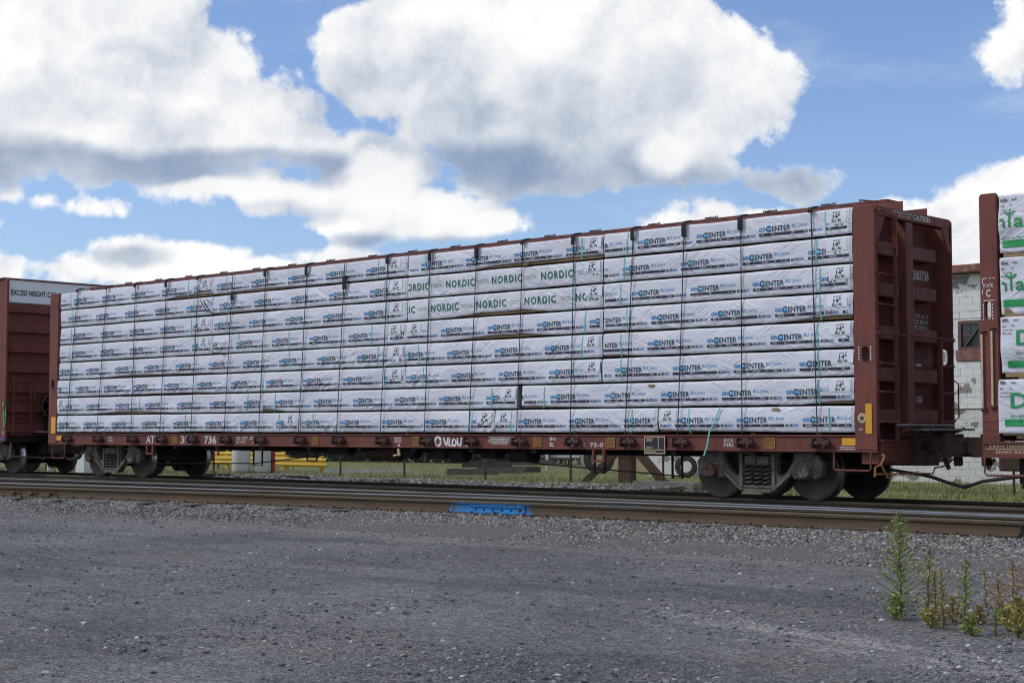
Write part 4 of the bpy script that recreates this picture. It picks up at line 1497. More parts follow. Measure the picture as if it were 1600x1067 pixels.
for pts in ([(-19.0, .45, .34), (-15.0, .45, .40), (-12.3, .45, .64)], [(-8.2, .45, .62), (-6.5, .45, .49), (-3.4, .45, .33)], [(-14.6, .5, .68), (-12.3, .5, .66)]):
    MB().tube(pts, .014, 6).build("brake_rod", M_UNDER, flat)
for (xa, xb, zz) in ((-15.05, -14.75, .36), (-13.25, -12.95, .48), (-5.45, -5.22, .36), (-3.75, -3.55, .30), (-13.75, -13.45, .62)):
    MB().tube([(xa, .45, .78), (xa, .45, zz), (xb, .45, zz), (xb, .45, .78)], .022, 6).build("rod_hanger", M_UNDER, flat)
MB().bar((-10.02, .02, .76), (-9.99, .02, .62), .03, .05).bar((-10.02, .0, .64), (-10.12, -.02, .62), .02, .03).build("rope_hook", M_CREAM, flat)
for xx in (-18.3, -5.0):
    MB().box(xx - .14, xx - .09, .0, .06, .60, .771).box(xx + .09, xx + .14, .0, .06, .60, .771).box(xx - .14, xx + .14, -.002, .06, .56, .60).build("tow_bracket", M_SILL, flat)

# --- lettering and plates on the sill
st = MB(); ys = .019
paint_text(st, "ATW", -18.46, .825, ys, .165, .60, .02)
paint_text(st, "300", -17.12, .825, ys, .165, .48, .02)
paint_text(st, "736", -16.25, .825, ys, .165, .44, .02)
paint_text(st, "LD LMT", -15.10, .92, ys, .062, .40, .01); paint_text(st, "225200", -14.63, .92, ys, .062, .46, .01)
paint_text(st, "LT WT", -15.10, .832, ys, .062, .33, .01); paint_text(st, "60800", -14.55, .832, ys, .062, .38, .01)
paint_text(st, "IH", -6.12, .925, ys, .07, .13, .012); paint_text(st, "11-4", -5.76, .925, ys, .07, .28, .012)
paint_text(st, "IL", -6.12, .822, ys, .07, .11, .012); paint_text(st, "73-0", -5.76, .822, ys, .07, .36, .012)
paint_text(st, "L", -5.34, .822, ys, .07, .06, .012); paint_text(st, "75-0", -5.20, .822, ys, .07, .30, .012)
paint_text(st, "JACK", -2.40, .92, ys, .055, .19, .008); paint_text(st, "HERE", -2.40, .845, ys, .055, .19, .008)
paint_text(st, "JACK", -20.02, .92, ys, .05, .2, .008); paint_text(st, "HERE", -20.02, .845, ys, .05, .2, .008)
for k, (a, b) in enumerate(((.02, .60), (.06, .56), (0, .62), (.03, .58), (.10, .48))):
    z_ = .975 - k * .030
    x_ = -7.63 + a
    rnd = random.Random(k)
    while x_ < -7.63 + b:
        w_ = rnd.uniform(.02, .07)
        st.box(x_, x_ + w_, ys, ys + .002, z_, z_ + .016); x_ += w_ + .010
for k in range(3):
    for q_ in range(2):
        st.box(-10.13 + q_ * .11, -10.04 + q_ * .10, ys, ys + .002, .955 - k * .04, .972 - k * .04)
st.build("stencil_lettering", M_STENCIL, flat)
# white spray tag
rnd = random.Random(2)
tg = MB()


def stroke(mb, pts, w, y=.0175):
    P_ = [Vector((x, 0, z)) for x, z in pts]
    vs = []
    for i, p in enumerate(P_):
        t = (P_[min(i + 1, len(P_) - 1)] - P_[max(0, i - 1)]).normalized()
        nrm = Vector((-t.z, 0, t.x)) * w / 2 * (1 if 0 < i < len(P_) - 1 else .6)
        vs += [(p.x + nrm.x, y, p.z + nrm.z), (p.x - nrm.x, y, p.z - nrm.z)]
    mb.add(vs, [(2 * i, 2 * i + 1, 2 * i + 3, 2 * i + 2) for i in range(len(P_) - 1)])


def arc(cx, cz, rx, rz, a0, a1, n=14):
    return [(cx + rx * math.cos(a0 + (a1 - a0) * k / n), cz + rz * math.sin(a0 + (a1 - a0) * k / n)) for k in range(n + 1)]


stroke(tg, arc(-8.93, .90, .075, .085, 0, 6.4, 20), .05)
stroke(tg, [(-8.78, .985), (-8.74, .86), (-8.70, .82), (-8.68, .90), (-8.66, .98)], .045)
stroke(tg, [(-8.62, .975), (-8.64, .83), (-8.56, .82)], .05)
stroke(tg, arc(-8.50, .88, .05, .06, 1.2, 7.2), .04)
stroke(tg, [(-8.42, .97), (-8.40, .84), (-8.34, .82), (-8.30, .92), (-8.32, .98)], .045)
stroke(tg, [(-8.28, .96), (-8.24, .84), (-8.14, .82)], .04)
stroke(tg, arc(-4.32, .92, .022, .03, 0, 6.3), .04); stroke(tg, [(-4.32, .90), (-4.32, .82)], .018)
stroke(tg, [(-10.03, .80), (-10.0, .84), (-9.97, .80)], .03)
tg.build("white_spray_tag", M_WPRINT, flat)
for xx in (-20.55, -17.34, -15.51, -12.48, -9.51, -6.41, -4.74, -1.52):
    f = MB().box(xx - .10, xx + .10, .012, .0215, .815, .985).build("reflector", M_AMBER, flat)
    r_ = MB()
    for (a, b, c, d) in ((-.10, .10, .815, .828), (-.10, .10, .972, .985), (-.10, -.087, .828, .972), (.087, .10, .828, .972), (-.087, .087, .895, .904)):
        r_.box(xx + a, xx + b, .008, .0118, c, d)
    r_.build("reflector_edge", M_AMBER2, f)
MB().box(-.23, .23, .006, .0215, .87, .985, ch=.003).build("reflector", M_YELLOW, flat)
MB().box(-22.33, -21.98, .006, .0215, .87, .985, ch=.003).build("reflector", M_YELLOW, flat)
MB().box(.19, .30, -.012, -.002, 1.05, 1.50, ch=.003).build("reflector", M_YELLOW, flat)
MB().box(-22.48, -22.28, -.014, -.002, 1.04, 1.44, ch=.003).build("reflector", M_YELLOW, flat)
l_ = MB()
for k in range(2):
    x_ = -.27
    rnd = random.Random(40 + k)
    while x_ < .2:
        w_ = rnd.uniform(.015, .05); l_.box(x_, x_ + w_, ys - .001, ys + .001, .842 - k * .03, .858 - k * .03); x_ += w_ + .008
paint_text(l_, "300", .07, 1.10, -.004, .035)
for k, q_ in enumerate((-.115, .085)):
    for j in range(5):
        l_.box(.20 + q_ - .008, .20 + q_ + .014, -.004, -.002, 2.15 + j * .045, 2.18 + j * .045)
l_.build("small_stencils", M_STENCIL, flat)
b_ = MB(); b_.box(-4.0, -3.545, -.012, .018, .705, 1.012, ch=.004)
bp = b_.build("stencil_panel", M_BLACKP, flat)
f = MB()
for (a, b, c, d) in ((-3.99, -3.555, .715, .730), (-3.99, -3.555, .99, 1.004), (-3.99, -3.976, .73, .99), (-3.569, -3.555, .73, .99), (-3.976, -3.569, .775, .787), (-3.70, -3.688, .787, .99)):
    f.box(a, b, -.016, -.0125, c, d)
for (x_, z_, w_) in ((-3.94, .955, .11), (-3.94, .925, .12), (-3.95, .81, .14), (-3.95, .742, .18)):
    rnd = random.Random(int(z_ * 1000)); k = x_
    while k < x_ + w_:
        q_ = rnd.uniform(.012, .03); f.box(k, k + q_, -.015, -.0125, z_, z_ + .016); k += q_ + .006
f.build("stencil_frame", M_CREAM, bp)
ep = MB(); ep.lathe([(.001, -.008), (.075, -.008), (.075, -.002)], 20, (.13, 0, 1.285), 'y'); e1 = ep.build("emblem_plate", M_CREAM, flat)
e2 = MB()
stp = []
for k in range(10):
    a = math.pi / 2 + k * math.pi / 5; rr = .052 if k % 2 == 0 else .021
    stp.append((.13 + rr * math.cos(a), 1.285 + rr * math.sin(a)))
e2.add([(x, -.0105, z) for x, z in stp], [tuple(range(10))]); e2.build("emblem_star", M_BLACKP, e1)
tb_ = MB(); xp = .381
paint_text_x(tb_, "CAUTION", 1.19, 4.365, xp, .085, .52, .02)
paint_text_x(tb_, "NO WALKING SURFACE", .57, 4.42, xp, .036, .56, .006); paint_text_x(tb_, "ON TOP OF CAR", .72, 4.365, xp, .036, .37, .006)
paint_text_x(tb_, "300736", 1.74, 3.50, .060, .150, .52, .03)
for k, (s_, zz) in enumerate((("COTS 11C 06", 2.92), ("CSS 28-064", 2.83), ("HOG GROUP 83", 2.74), ("LAS CLASS C", 2.65), ("BRAKE BEAMS", 2.56))):
    paint_text_x(tb_, s_, 1.74, zz - .03, .060, .062, .48, .012)
for k in range(4):
    zz = 1.70 - k * .05 if k > 1 else 2.12 - k * .18
    tb_.add([(.060, 1.80, zz), (.060, 1.98, zz), (.060, 1.98, zz + .035), (.060, 1.80, zz + .035)], [(0, 1, 2, 3)])
tb_.build("end_lettering", M_STENCIL, bR)
M_SOFT = M_STENCIL

# --- winches, cables, edge protectors, chains
CAB = list(zip((124, 169, 214, 262.7, 312, 366, 417.6, 482, 541, 608.4, 674.5, 747.6, 819, 899, 992, 1072, 1160, 1270), (105.7, 154, 207.5, 252.6, 301, 353, 407, 469, 528.7, 597, 666, 735, 810, 894, 979.5, 1061.5, 1162.5, 1280)))
wp_ = MB()
for sx in (-1, 1):
    vs, fs = curve_solid([[(-.0125, .0), (.0125, 0), (.0125, .15), (-.0125, .15)]], -.13, .05, .004)
    wp_.add([(sx * .105 + x, y, z - .075) for x, y, z in vs], fs)
    wp_.lathe([(.062, -.014), (.062, .014)], 14, (sx * .128, -.07, 0), 'x')
wp_.lathe([(.032, -.10), (.032, .10)], 12, (0, -.07, 0), 'x')
wp_.lathe([(.052, .142), (.052, .175), (.03, .18)], 8, (0, -.07, 0), 'x')
for k in range(7):
    wp_.lathe([(.043, -.035 + k * .012), (.043, -.027 + k * .012)], 10, (0, -.07, 0), 'x')
wproto = None
M_WINCH = pbr("winch_casting", (.098, .044, .034), .75, 0, .35, 9, .3, 40, (.03, .022, .02), (.5, .7))
CABX = []
for i, (a, b) in enumerate(CAB):
    xt, xb = X0(a, 430), X0(b, 675)
    CABX.append((xt, xb))
    if wproto is None:
        o = wproto = wp_.build("winch", M_WINCH, flat, world_coords=False)
    else:
        o = link("winch", wproto.data, flat, False)
    o.location = Vector((xb + .03, .012, .905)) - flat.location
PROT = {2: .10, 3: .20, 5: (.44, .17), 6: .20, 7: .30, 8: (.34, .25), 9: .20, 10: .25, 11: .28, 12: .07, 13: .22, 14: .26, 15: .30, 16: .28, 17: .06, 0: .05, 1: .06, 4: .08}
cable_objs = []
for i, (xt, xb) in enumerate(CABX):
    mb = MB()
    mb.tube([(xb, -.085, .93), (xb + (xt - xb) * .04, -.055, 1.10), (xb + (xt - xb) * .5, -.042, 2.75), (xb + (xt - xb) * .97, -.036, 4.44), (xt, -.012, 4.512), (xt, .10, 4.535), (xt, 1.15, 4.70)], .0085, 6)
    c = mb.build("tie_down_cable", M_CABLE, flat)
    p = PROT.get(i)
    if p is None:
        continue
    if isinstance(p, tuple):
        off, ln = p
        zt = 4.50 - off + .02
        vs = [(xt - .045, -.046, zt), (xt + .045, -.046, zt), (xt + .05, -.05, zt - ln), (xt - .04, -.05, zt - ln), (xt + .045, -.03, zt + .03), (xt - .045, -.03, zt + .03)]
        pr_ = MB().add(vs + [(x, y - .022, z) for x, y, z in vs], [(0, 1, 2, 3), (5, 4, 1, 0), (9, 8, 7, 6), (6, 7, 10, 11), (0, 3, 9, 6), (1, 7, 8, 2), (3, 2, 8, 9), (5, 11, 10, 4), (5, 0, 6, 11), (1, 4, 10, 7)])
    else:
        p *= .72
        pts = [(.14, 4.553), (.06, 4.54), (-.01, 4.520), (-.05, 4.485), (-.056, 4.49 - p * .6), (-.055, 4.495 - p)]
        w = .038
        vs = [(xt + q * w * (1 + .12 * math.sin(i + j)), y, z) for j, (y, z) in enumerate(pts) for q in (-1, 1)] + [(xt + q * w, y - .02, z + .018) for y, z in pts for q in (-1, 1)]
        n = len(pts)
        fs = [(2 * j, 2 * j + 1, 2 * j + 3, 2 * j + 2) for j in range(n - 1)] + [(2 * n + 2 * j, 2 * n + 2 * j + 2, 2 * n + 2 * j + 3, 2 * n + 2 * j + 1) for j in range(n - 1)]
        fs += [(2 * j, 2 * j + 2, 2 * n + 2 * j + 2, 2 * n + 2 * j) for j in range(n - 1)] + [(2 * j + 1, 2 * n + 2 * j + 1, 2 * n + 2 * j + 3, 2 * j + 3) for j in range(n - 1)]
        fs += [(2 * n - 2, 2 * n - 1, 4 * n - 1, 4 * n - 2)]
        pr_ = MB().add(vs, fs)
    pr_.build("edge_protector", M_WEB, c)
lk = MB()
bm = bmesh.new()
for k in range(7):
    segs = 10
    pts = []
    for q in range(segs):
        a = 2 * math.pi * q / segs
        if k % 2:
            pts.append((-.13 + k * .038 + .030 * math.cos(a), .026 * math.sin(a), .02 + .012 * math.sin(k * 2.1)))
        else:
            pts.append((-.13 + k * .038 + .030 * math.cos(a), .01 * math.sin(k), .03 + .019 * math.sin(a) + .008 * math.sin(k * 1.3)))
    lk.tube(pts + [pts[0]], .0105, 5, cap=False)
cd = None
for px in (208, 255, 302, 357, 408, 464, 524, 590, 652, 719, 793, 867, 938, 1030, 1120, 1212, 1303):
    xx = X0(px, 440, YC)
    if cd is None:
        o = lk.build("chain", M_CABLE, flat, world_coords=False); cd = o.data
    else:
        o = link("chain", cd, flat, False)
    o.location = Vector((xx, YC - .12, 4.736)) - flat.location
    o.scale = (.95, 1, .72)
bm.free()
# ================================================================== WRAPPED BUNDLES
ZB, PITCHZ, BH = 1.078, .4288, .396
LOGO = []          # (verts, faces, material slot): origin at the left of "on", heights from the bundle's bottom


def logo_parts():
    L = []

    def T_(s, x, z, h, w, bold, mi, shear=0., step=.05, sp=1.):
        V, Fs = words_at(s, h, w, bold, shear, sp)
        V = V + np.array([x, z])
        V, Fs = grid_cut(V, Fs, step)
        L.append((V, Fs, mi))
    T_("on", 0, .160, .084, .118, .022, 1)
    # the big C round a small globe
    n = 20
    cx, cz = .187, .187
    vo = [(cx + .054 * math.cos(a) * 1.02, cz + .051 * math.sin(a)) for a in np.linspace(.55, 5.75, n)]
    vi = [(cx + .036 * math.cos(a), cz + .034 * math.sin(a)) for a in np.linspace(.55, 5.75, n)]
    L.append((np.array(vo + vi), [(i, i + 1, n + i + 1, n + i) for i in range(n - 1)], 0))
    gl = [(cx + .035 * math.cos(a), cz + .032 * math.sin(a)) for a in np.linspace(0, 6.2832, 14)[:-1]]
    L.append((np.array(gl), [tuple(range(13))], 7))
    lnd = [(cx - .012 + .015 * math.cos(a) * (1 + .3 * math.sin(3 * a)), cz + .010 + .012 * math.sin(a)) for a in np.linspace(0, 6.2832, 9)[:-1]]
    L.append((np.array(lnd), [tuple(range(8))], 5))
    T_("ENTER", .243, .146, .082, .335, .018, 0, sp=1.04)
    L.append(rect_geo(.243, .595, .1845, .1885, .05) + (7,))
    T_("BLI Joist", .605, .190, .050, .285, .010, 2, sp=1.12)
    V, Fs = rect_geo(0, .89, .082, .123, .045)
    L.append((V, Fs, 3))
    for s, x, w in (("Quality", .045, .12), ("Service", .375, .13), ("Value", .735, .10)):
        V, Fs = words_at(s, .024, w, .012)
        L.append((V + np.array([x, .0915]), Fs, 5))
    for x in (.25, .61):
        L.append(rect_geo(x, x + .022, .096, .110) + (5,))
    L.append(rect_geo(.04, .24, .063, .067, .05) + (4,))
    L.append(rect_geo(.62, .85, .063, .067, .05) + (4,))
    T_("BLUE", .912, .085, .039, .115, .028, 0, .2)
    T_("LINX", 1.028, .085, .039, .115, .028, 1, .2)
    return L


def nordic_parts():
    L = []
    V, Fs = words_at("NORDIC", .128, .74, .030, 0., 1.28)
    V, Fs = grid_cut(V, Fs, .03)
    L.append((V + np.array([0, .135]), Fs, 6))
    L.append(rect_geo(0, .022, .135, .26, .03) + (0,))
    for s, z in (("CHANTIERS", .205), ("CHIBOUGAMAU", .165)):
        V, Fs = words_at(s, .024, .24 if s[2] == 'A' else .28, 0)
        L.append((V + np.array([.84, z]), Fs, 4))
    L.append(rect_geo(.80, .812, .205, .225) + (4,))
    return L


LOGO, NORDIC = logo_parts(), nordic_parts()
INK = [M_BLACK, M_BLUE, M_LBLUE, M_NAVY, M_GREY, M_WPRINT, M_GREEN, M_GLOBE]


class Bundle:
    def __init__(s, x0, x1, z0, h, seed, amp=1., slant=1, y=0., depth=1.2, hem_hi=.055, bulge=.012):
        s.x0, s.x1, s.z0, s.h, s.seed, s.amp, s.slant, s.y, s.depth, s.bulge = x0, x1, z0, h, seed, amp, slant, y, depth, bulge
        s.hem_hi = hem_hi

    def hem(s, x):
        a = vnoise(np.asarray(x) * .42, 0 * np.asarray(x) + s.seed * 3.7, s.seed)
        b = vnoise(np.asarray(x) * 4, 0 * np.asarray(x), s.seed + 1)
        return s.hem_hi * np.clip(a * 1.9 - .45, 0, 1) ** 1.2 + .003 * b - .003

    def surf(s, x, z):
        x = np.asarray(x, float); z = np.asarray(z, float)
        t = (z - s.z0) / s.h
        th = s.slant * (.55 + .25 * vnoise(x * .5, z * 0, s.seed + 2))
        bq = -x * math.sin(s.slant * .6) + z * math.cos(s.slant * .6)
        aq = x * math.cos(s.slant * .6) + z * math.sin(s.slant * .6)
        r = vnoise(bq / .085 + .6 * vnoise(aq / .3, bq / .2, s.seed + 9), aq / .55, s.seed + 3)
        crease = (1 - np.abs(r)) ** 3
        m1 = np.clip(.30 + .95 * vnoise(x / .75, z / .5, s.seed + 4), 0, 1)
        low = np.clip(1.15 - t * 1.0, .25, 1)
        r2 = vnoise(x / .09, z / .45, s.seed + 5)
        sag = vnoise(x / .6, z / .25, s.seed + 6)
        d = .021 * crease * m1 * low + .008 * r2 * np.clip(.55 - t, 0, 1) + .012 * sag
        return s.y - s.amp * d - s.bulge * (1 - (2 * t - 1) ** 2)

    def wrap(s, parent, name="wrap", mat=None):
        dx = .024
        nx = max(8, int((s.x1 - s.x0) / dx))
        xs = np.linspace(s.x0, s.x1, nx)
        ts = np.r_[np.linspace(0, 1, max(14, int(s.h / .019)))]
        rows = []
        hem = s.hem(xs)
        top = .006 * vnoise(xs / .5, xs * 0, s.seed + 12)
        for t in ts:
            z = s.z0 + hem + t * (s.h - hem - .004) + top * t
            y = s.surf(xs, z)
            edge = min(t * s.h, (1 - t) * s.h)
            rr = .013
            if edge < rr:
                y = y + rr * (1 - math.sqrt(max(0, 1 - (1 - edge / rr) ** 2)))
            # rounded vertical corners at the ends
            de = np.minimum(xs - s.x0, s.x1 - xs)
            rc = .04
            k = np.clip(de / rc, 0, 1)
            y = y + rc * .8 * (1 - np.sqrt(1 - (1 - k) ** 2))
            rows.append(np.c_[xs, y, z])
        rows.append(np.c_[xs, np.full(nx, s.y + .06), np.full(nx, s.z0 + s.h)])
        rows.append(np.c_[xs, np.full(nx, s.y + s.depth), np.full(nx, s.z0 + s.h)])
        bot = rows[0].copy(); bot[:, 1] = s.y + s.depth
        rows = [bot] + rows
        G = np.stack(rows)
        nr = len(rows)
        idx = np.arange(nr * nx).reshape(nr, nx)
        F = np.stack([idx[:-1, :-1], idx[:-1, 1:], idx[1:, 1:], idx[1:, :-1]], -1).reshape(-1, 4)[nx - 1:]
        V = G.reshape(-1, 3)
        # end faces
        add, fadd = [], []
        for col, sx in ((0, -1), (nx - 1, 1)):
            b = len(V) + len(add)
            for r_ in range(1, nr - 2):
                p = G[r_, col]
                add.append((p[0], s.y + s.depth, p[2]))
            for r_ in range(1, nr - 3):
                fadd.append((idx[r_, col], idx[r_ + 1, col], b + r_, b + r_ - 1))
        V = np.r_[V, np.array(add)]
        F = np.r_[F, np.array(fadd)]
        return np_mesh(name, V, F, mat or M_WRAP, parent, smooth=True)

    def print_on(s, parts, phase, period, parent, clip=(0, 0), skip=(), name="lettering", zoff=0., inks=None):
        """repeat a printed pattern along the bundle; clip trims the ends, skip holds covered spans"""
        mb = MB()
        k0 = math.floor((s.x0 - phase) / period) - 1
        a, b = s.x0 + .03 + clip[0], s.x1 - .03 - clip[1]
        for k in range(k0, k0 + int((s.x1 - s.x0) / period) + 4):
            o = phase + k * period
            for (V, Fs, mi) in parts:
                X_ = V[:, 0] + o
                if X_.max() < a or X_.min() > b:
                    continue
                Z_ = V[:, 1] + s.z0 + zoff
                keep = []
                for f in Fs:
                    fx_ = X_[list(f)]
                    if fx_.min() < a or fx_.max() > b:
                        continue
                    if any(fx_.max() > p and fx_.min() < q and Z_[list(f)].max() > zq for p, q, zq in skip):
                        continue
                    keep.append(f)
                if not keep:
                    continue
                used = sorted({i for f in keep for i in f})
                mp = {u_: i for i, u_ in enumerate(used)}
                xx, zz = X_[used], Z_[used]
                yy = s.surf(xx, zz) - .0055 * s.amp
                mb.add(np.c_[xx, yy, zz], [tuple(mp[i] for i in f) for f in keep], mi)
        if mb.f:
            mb.build(name, inks or INK, parent)

    def strap(s, x, parent, tilt=0., z1=None, mat=None, w=.020):
        n = 14
        mb = MB()
        zs = np.linspace(s.z0 - .008, s.z0 + s.h + .004, n)
        vs = []
        for i, z in enumerate(zs):
            xx = x + tilt * (i / (n - 1) - .5)
            y = float(s.surf(xx, min(max(z, s.z0 + .01), s.z0 + s.h - .01))) - .006
            if i == n - 1:
                y += .03; xx += .02 * math.sin(x * 7)
            vs += [(xx - w / 2, y, z), (xx + w / 2, y, z)]
        m_ = len(vs)
        vs += [(a, b + .003, c) for a, b, c in vs]
        fs = [(2 * i, 2 * i + 1, 2 * i + 3, 2 * i + 2) for i in range(n - 1)] + [(2 * i, 2 * i + 2, m_ + 2 * i + 2, m_ + 2 * i) for i in range(n - 1)] + [(2 * i + 1, m_ + 2 * i + 1, m_ + 2 * i + 3, 2 * i + 3) for i in range(n - 1)]
        fs += [(m_ - 2, m_ - 1, 2 * m_ - 1, 2 * m_ - 2)]
        mb.add(vs, fs)
        mb.build("strap", mat or M_MINT, parent)

    def label(s, x0, parent, w=.36, h=.185, ink=None, z=None):
        z0 = s.z0 + (s.h - h - .028 if z is None else z)
        V, Fs = rect_geo(x0, x0 + w, z0, z0 + h, .03)
        y = s.surf(V[:, 0], V[:, 1]) - .0065
        mb = MB().add(np.c_[V[:, 0], y, V[:, 1]], Fs)
        o = mb.build("label_sheet", M_LABEL, parent)
        ink = ink or M_BLACK
        t = MB()

        def put(txt, xx, zz, hh, ww, bold=.01):
            V, Fs = words_at(txt, hh, ww, bold)
            V, Fs = grid_cut(V, Fs, .04)
            V = V + np.array([xx, zz])
            t.add(np.c_[V[:, 0], s.surf(V[:, 0], V[:, 1]) - .0095, V[:, 1]], Fs)
        put('14"', x0 + .12, z0 + .066, .058, .125, .03)
        put('BLI 40', x0 + .10, z0 + .014, .040, .165, .022)
        put("16' 0\"", x0 + .16, z0 + .138, .030, .09, .008)
        V, Fs = rect_geo(x0 + .115, x0 + .152, z0 + .150, z0 + .157)
        t.add(np.c_[V[:, 0], s.surf(V[:, 0], V[:, 1]) - .0095, V[:, 1]], Fs)
        t.build("label_print", ink, o)
        return (x0 - .012, x0 + w + .012, z0 - .015)


# for every course from the top: ends, logo phase, straps, label sheet (picture columns of the photograph, on the load's face)
SPL = [[93, 331, 636, 943, 1333], [94, 331, 636, 942, 1333], [94, 331, 635, 942, 1333], [93, 331, 634, 942, 1333],
       [93, 632, 941, 1333], [89, 633, 939, 1333], [89, 410, 814, 1333], [87, 469.5, 772.5, 1027.5, 1334]]
PHS = [[115, 338, 658, 998.5], [106.4, 343, 697.7, 974.4], [114, 335, 674.7, 988.4], [113.3, 369, 689.3, 1019],
       [92.6, 700.2, 1012.7], [120.3, 706, 961.6], [137.3, 431.6, 861], [90, 472.5, 810, 1151.4]]
LAB = [[(312, 1), (607, 1), (916, 1), (1294, 1)], [None, (609, 1), (914, 2), (1294, 1)], [(311, 1), (609, 1), (916, 2), (1298, 1)], [(311, 1), (606, 3), (638, 1), (1294, 1)],
       [(610, 1), (912, 1), (1298, 1)], [(608, 1), (913, 1), (1301, 1)], [(91, 1), (784, 1), (1297, 1)], [(447, 1), (747, 1), (777, 1), (1030, 1)]]
STR = [[(110, 294), (353, 591), (665, 910), (982, 1293)], [(113, 303), (356, 601), (670, 899), (977, 1278)], [(112, 299), (355, 604), (671, 899), (971, 1283)], [(110, 304), (373, 451, 581), (669, 915), (981, 1284)],
       [(111, 209, 453, 591), (655, 910), (971, 1279)], [(110, 410, 602), (662, 897), (971, 1280)], [(111, 220, 388), (431, 769), (851, 1279)], [(102, 291, 438), (490, 735), (799, 988), (1077, 1295)]]
ORD = ["top", "second", "third", "fourth", "fifth", "sixth", "seventh", "bottom"]
SHARED_SP = {}
for r in range(8):
    z0 = ZB + (7 - r) * PITCHZ
    spl = SPL[r]
    nb = len(spl) - 1
    for c in range(nb):
        zc = z0 + BH / 2
        pyc = 0
        x0, x1 = X0(spl[c], 560), X0(spl[c + 1], 560)
        x0 = max(x0, -22.245); x1 = min(x1, -.012)
        if c > 0:
            x0 += .012
        if c < nb - 1:
            x1 -= .012 if not (r == 6 and c == 1) else .09
        nord = c == 2 and r in (1, 2)
        course = f"{ORD[r]} course" if r in (0, 7) else f"{ORD[r]} course from the top"
        if nb == 4:
            place = ("against the plain bulkhead", "second from the boxcar", "second from the ladder bulkhead", "against the ladder bulkhead")[c]
        else:
            place = ("against the plain bulkhead", "middle one of three", "against the ladder bulkhead")[c]
        lab = f"white joist bundle in the {course}, {place}"
        if nord:
            lab = "white bundle with large green lettering, " + ("upper one of the two" if r == 1 else "lower one of the two")
        seed = r * 17 + c * 5 + 3
        yj = .004 * math.sin(seed * 2.7)
        B = Bundle(x0, x1, z0, BH, seed, amp=1.15 if (r >= 5 and c == 0) else 1., slant=(1 if (r >= 4 and c <= 1) or (r == 3 and c == 1) else -1), y=yj)
        t = thing("joist_bundle", lab, "joist bundle", (x0, yj, z0), "wrapped bundles stacked on the flatcar")
        B.wrap(t)
        MB().box(x0 + .025, x1 - .025, yj + .035, yj + 1.19, z0 + .004, z0 + BH - .02).build("lumber_core", M_WOOD, t)
        k = x0 + .5
        za, zb_ = (z0 - PITCHZ + BH + .001, z0 + .002) if r < 7 else (1.033, z0 + .002)
        sk = "low" if r == 7 else "mid"
        while k < x1 - .3:
            if sk not in SHARED_SP:
                o = MB().box(-.045, .045, .22, 1.15, 0, zb_ - za).build("spacer_strip", M_WOOD, t, world_coords=False); SHARED_SP[sk] = o.data
            else:
                o = link("spacer_strip", SHARED_SP[sk], t, False)
            o.location = Vector((k, 0, za)) - t.location
            k += 1.22
        skip = []
        if LAB[r][c]:
            px, kind = LAB[r][c]
            skip.append(B.label(X0(px), t, ink=M_GREEN if kind == 3 else M_BLACK, z=.20 if kind == 2 else None))
        ph = X0(PHS[r][c], 560 if not nord else 470)
        if nord:
            B.print_on(NORDIC, ph, 1.20, t, skip=skip)
        else:
            B.print_on(LOGO, ph, 1.22, t, skip=skip)
        if (r, c) == (1, 0):
            # the wrap is folded over askew at this end, its print running down the fold
            mb = MB()
            for (pa, pb, w_) in ((314, 327, .035), (319, 331, .045), (323, 331, .02)):
                xa, xb = X0(pa, 470), X0(pb, 490)
                n_ = 10
                vs = []
                for i_ in range(n_ + 1):
                    xx = xa + (xb - xa) * i_ / n_; zz = z0 + BH - .03 - (.30 if pa != 323 else .12) * (i_ / n_) ** .8
                    for q_ in (0, w_):
                        z_ = max(z0 + .02, zz - q_)
                        vs.append((xx, float(B.surf(xx, z_)) - .007, z_))
                mb.add(vs, [(2 * i_, 2 * i_ + 1, 2 * i_ + 3, 2 * i_ + 2) for i_ in range(n_)])
            mb.build("skewed_print", M_BLACK, t)
        for j, px in enumerate(STR[r][c]):
            B.strap(X0(px), t, tilt=.03 * math.sin(px * 1.3))
        if r == 7 and c == 3:
            # a loose strap hangs down over the sill
            xs_ = X0(1122, 640); xe = X0(1106, 710)
            mb = MB()
            pts = [(xs_ + .06, -.03, z0 + BH), (xs_, -.05, z0 + .25), (xs_ - .13, -.07, z0 - .01), (xe + .05, -.09, .86), (xe, -.11, .70)]
            vs = [(x + q * .013, y, z) for x, y, z in pts for q in (-1, 1)]
            vs += [(x, y + .003, z) for x, y, z in vs]
            fs = [(2 * i, 2 * i + 1, 2 * i + 3, 2 * i + 2) for i in range(4)] + [(10 + 2 * i, 12 + 2 * i, 13 + 2 * i, 11 + 2 * i) for i in range(4)]
            MB().add(vs, fs).build("loose_strap", M_MINT, t)
        if (r, c) in ((4, 0), (7, 3), (0, 2), (6, 2)):
            # torn spots where raw lumber shows
            px, py = {(4, 0): (351, 553), (7, 3): (1213, 639), (0, 2): (822, 413), (6, 2): (1018, 602)}[(r, c)]
            q = at_y(px, py, 0)
            rnd = random.Random(px)
            pl = [(q[0] + .085 * math.cos(a) * rnd.uniform(.6, 1.2), q[2] + .024 * math.sin(a) * rnd.uniform(.6, 1.3)) for a in np.linspace(0, 6.28, 10)[:-1]]
            MB().prism([(a, min(b, z0 + BH - .006)) for a, b in pl], yj - .028, yj - .012).build("torn_patch", M_WOOD, t)

# ================================================================== NEXT FLATCAR (to the right)
fl2 = thing("centerbeam_flatcar", "neighbouring oxide red flatcar with tall green printed bundles and a C on its post", "railway car", (6, YC, 0))
XA = 2.04


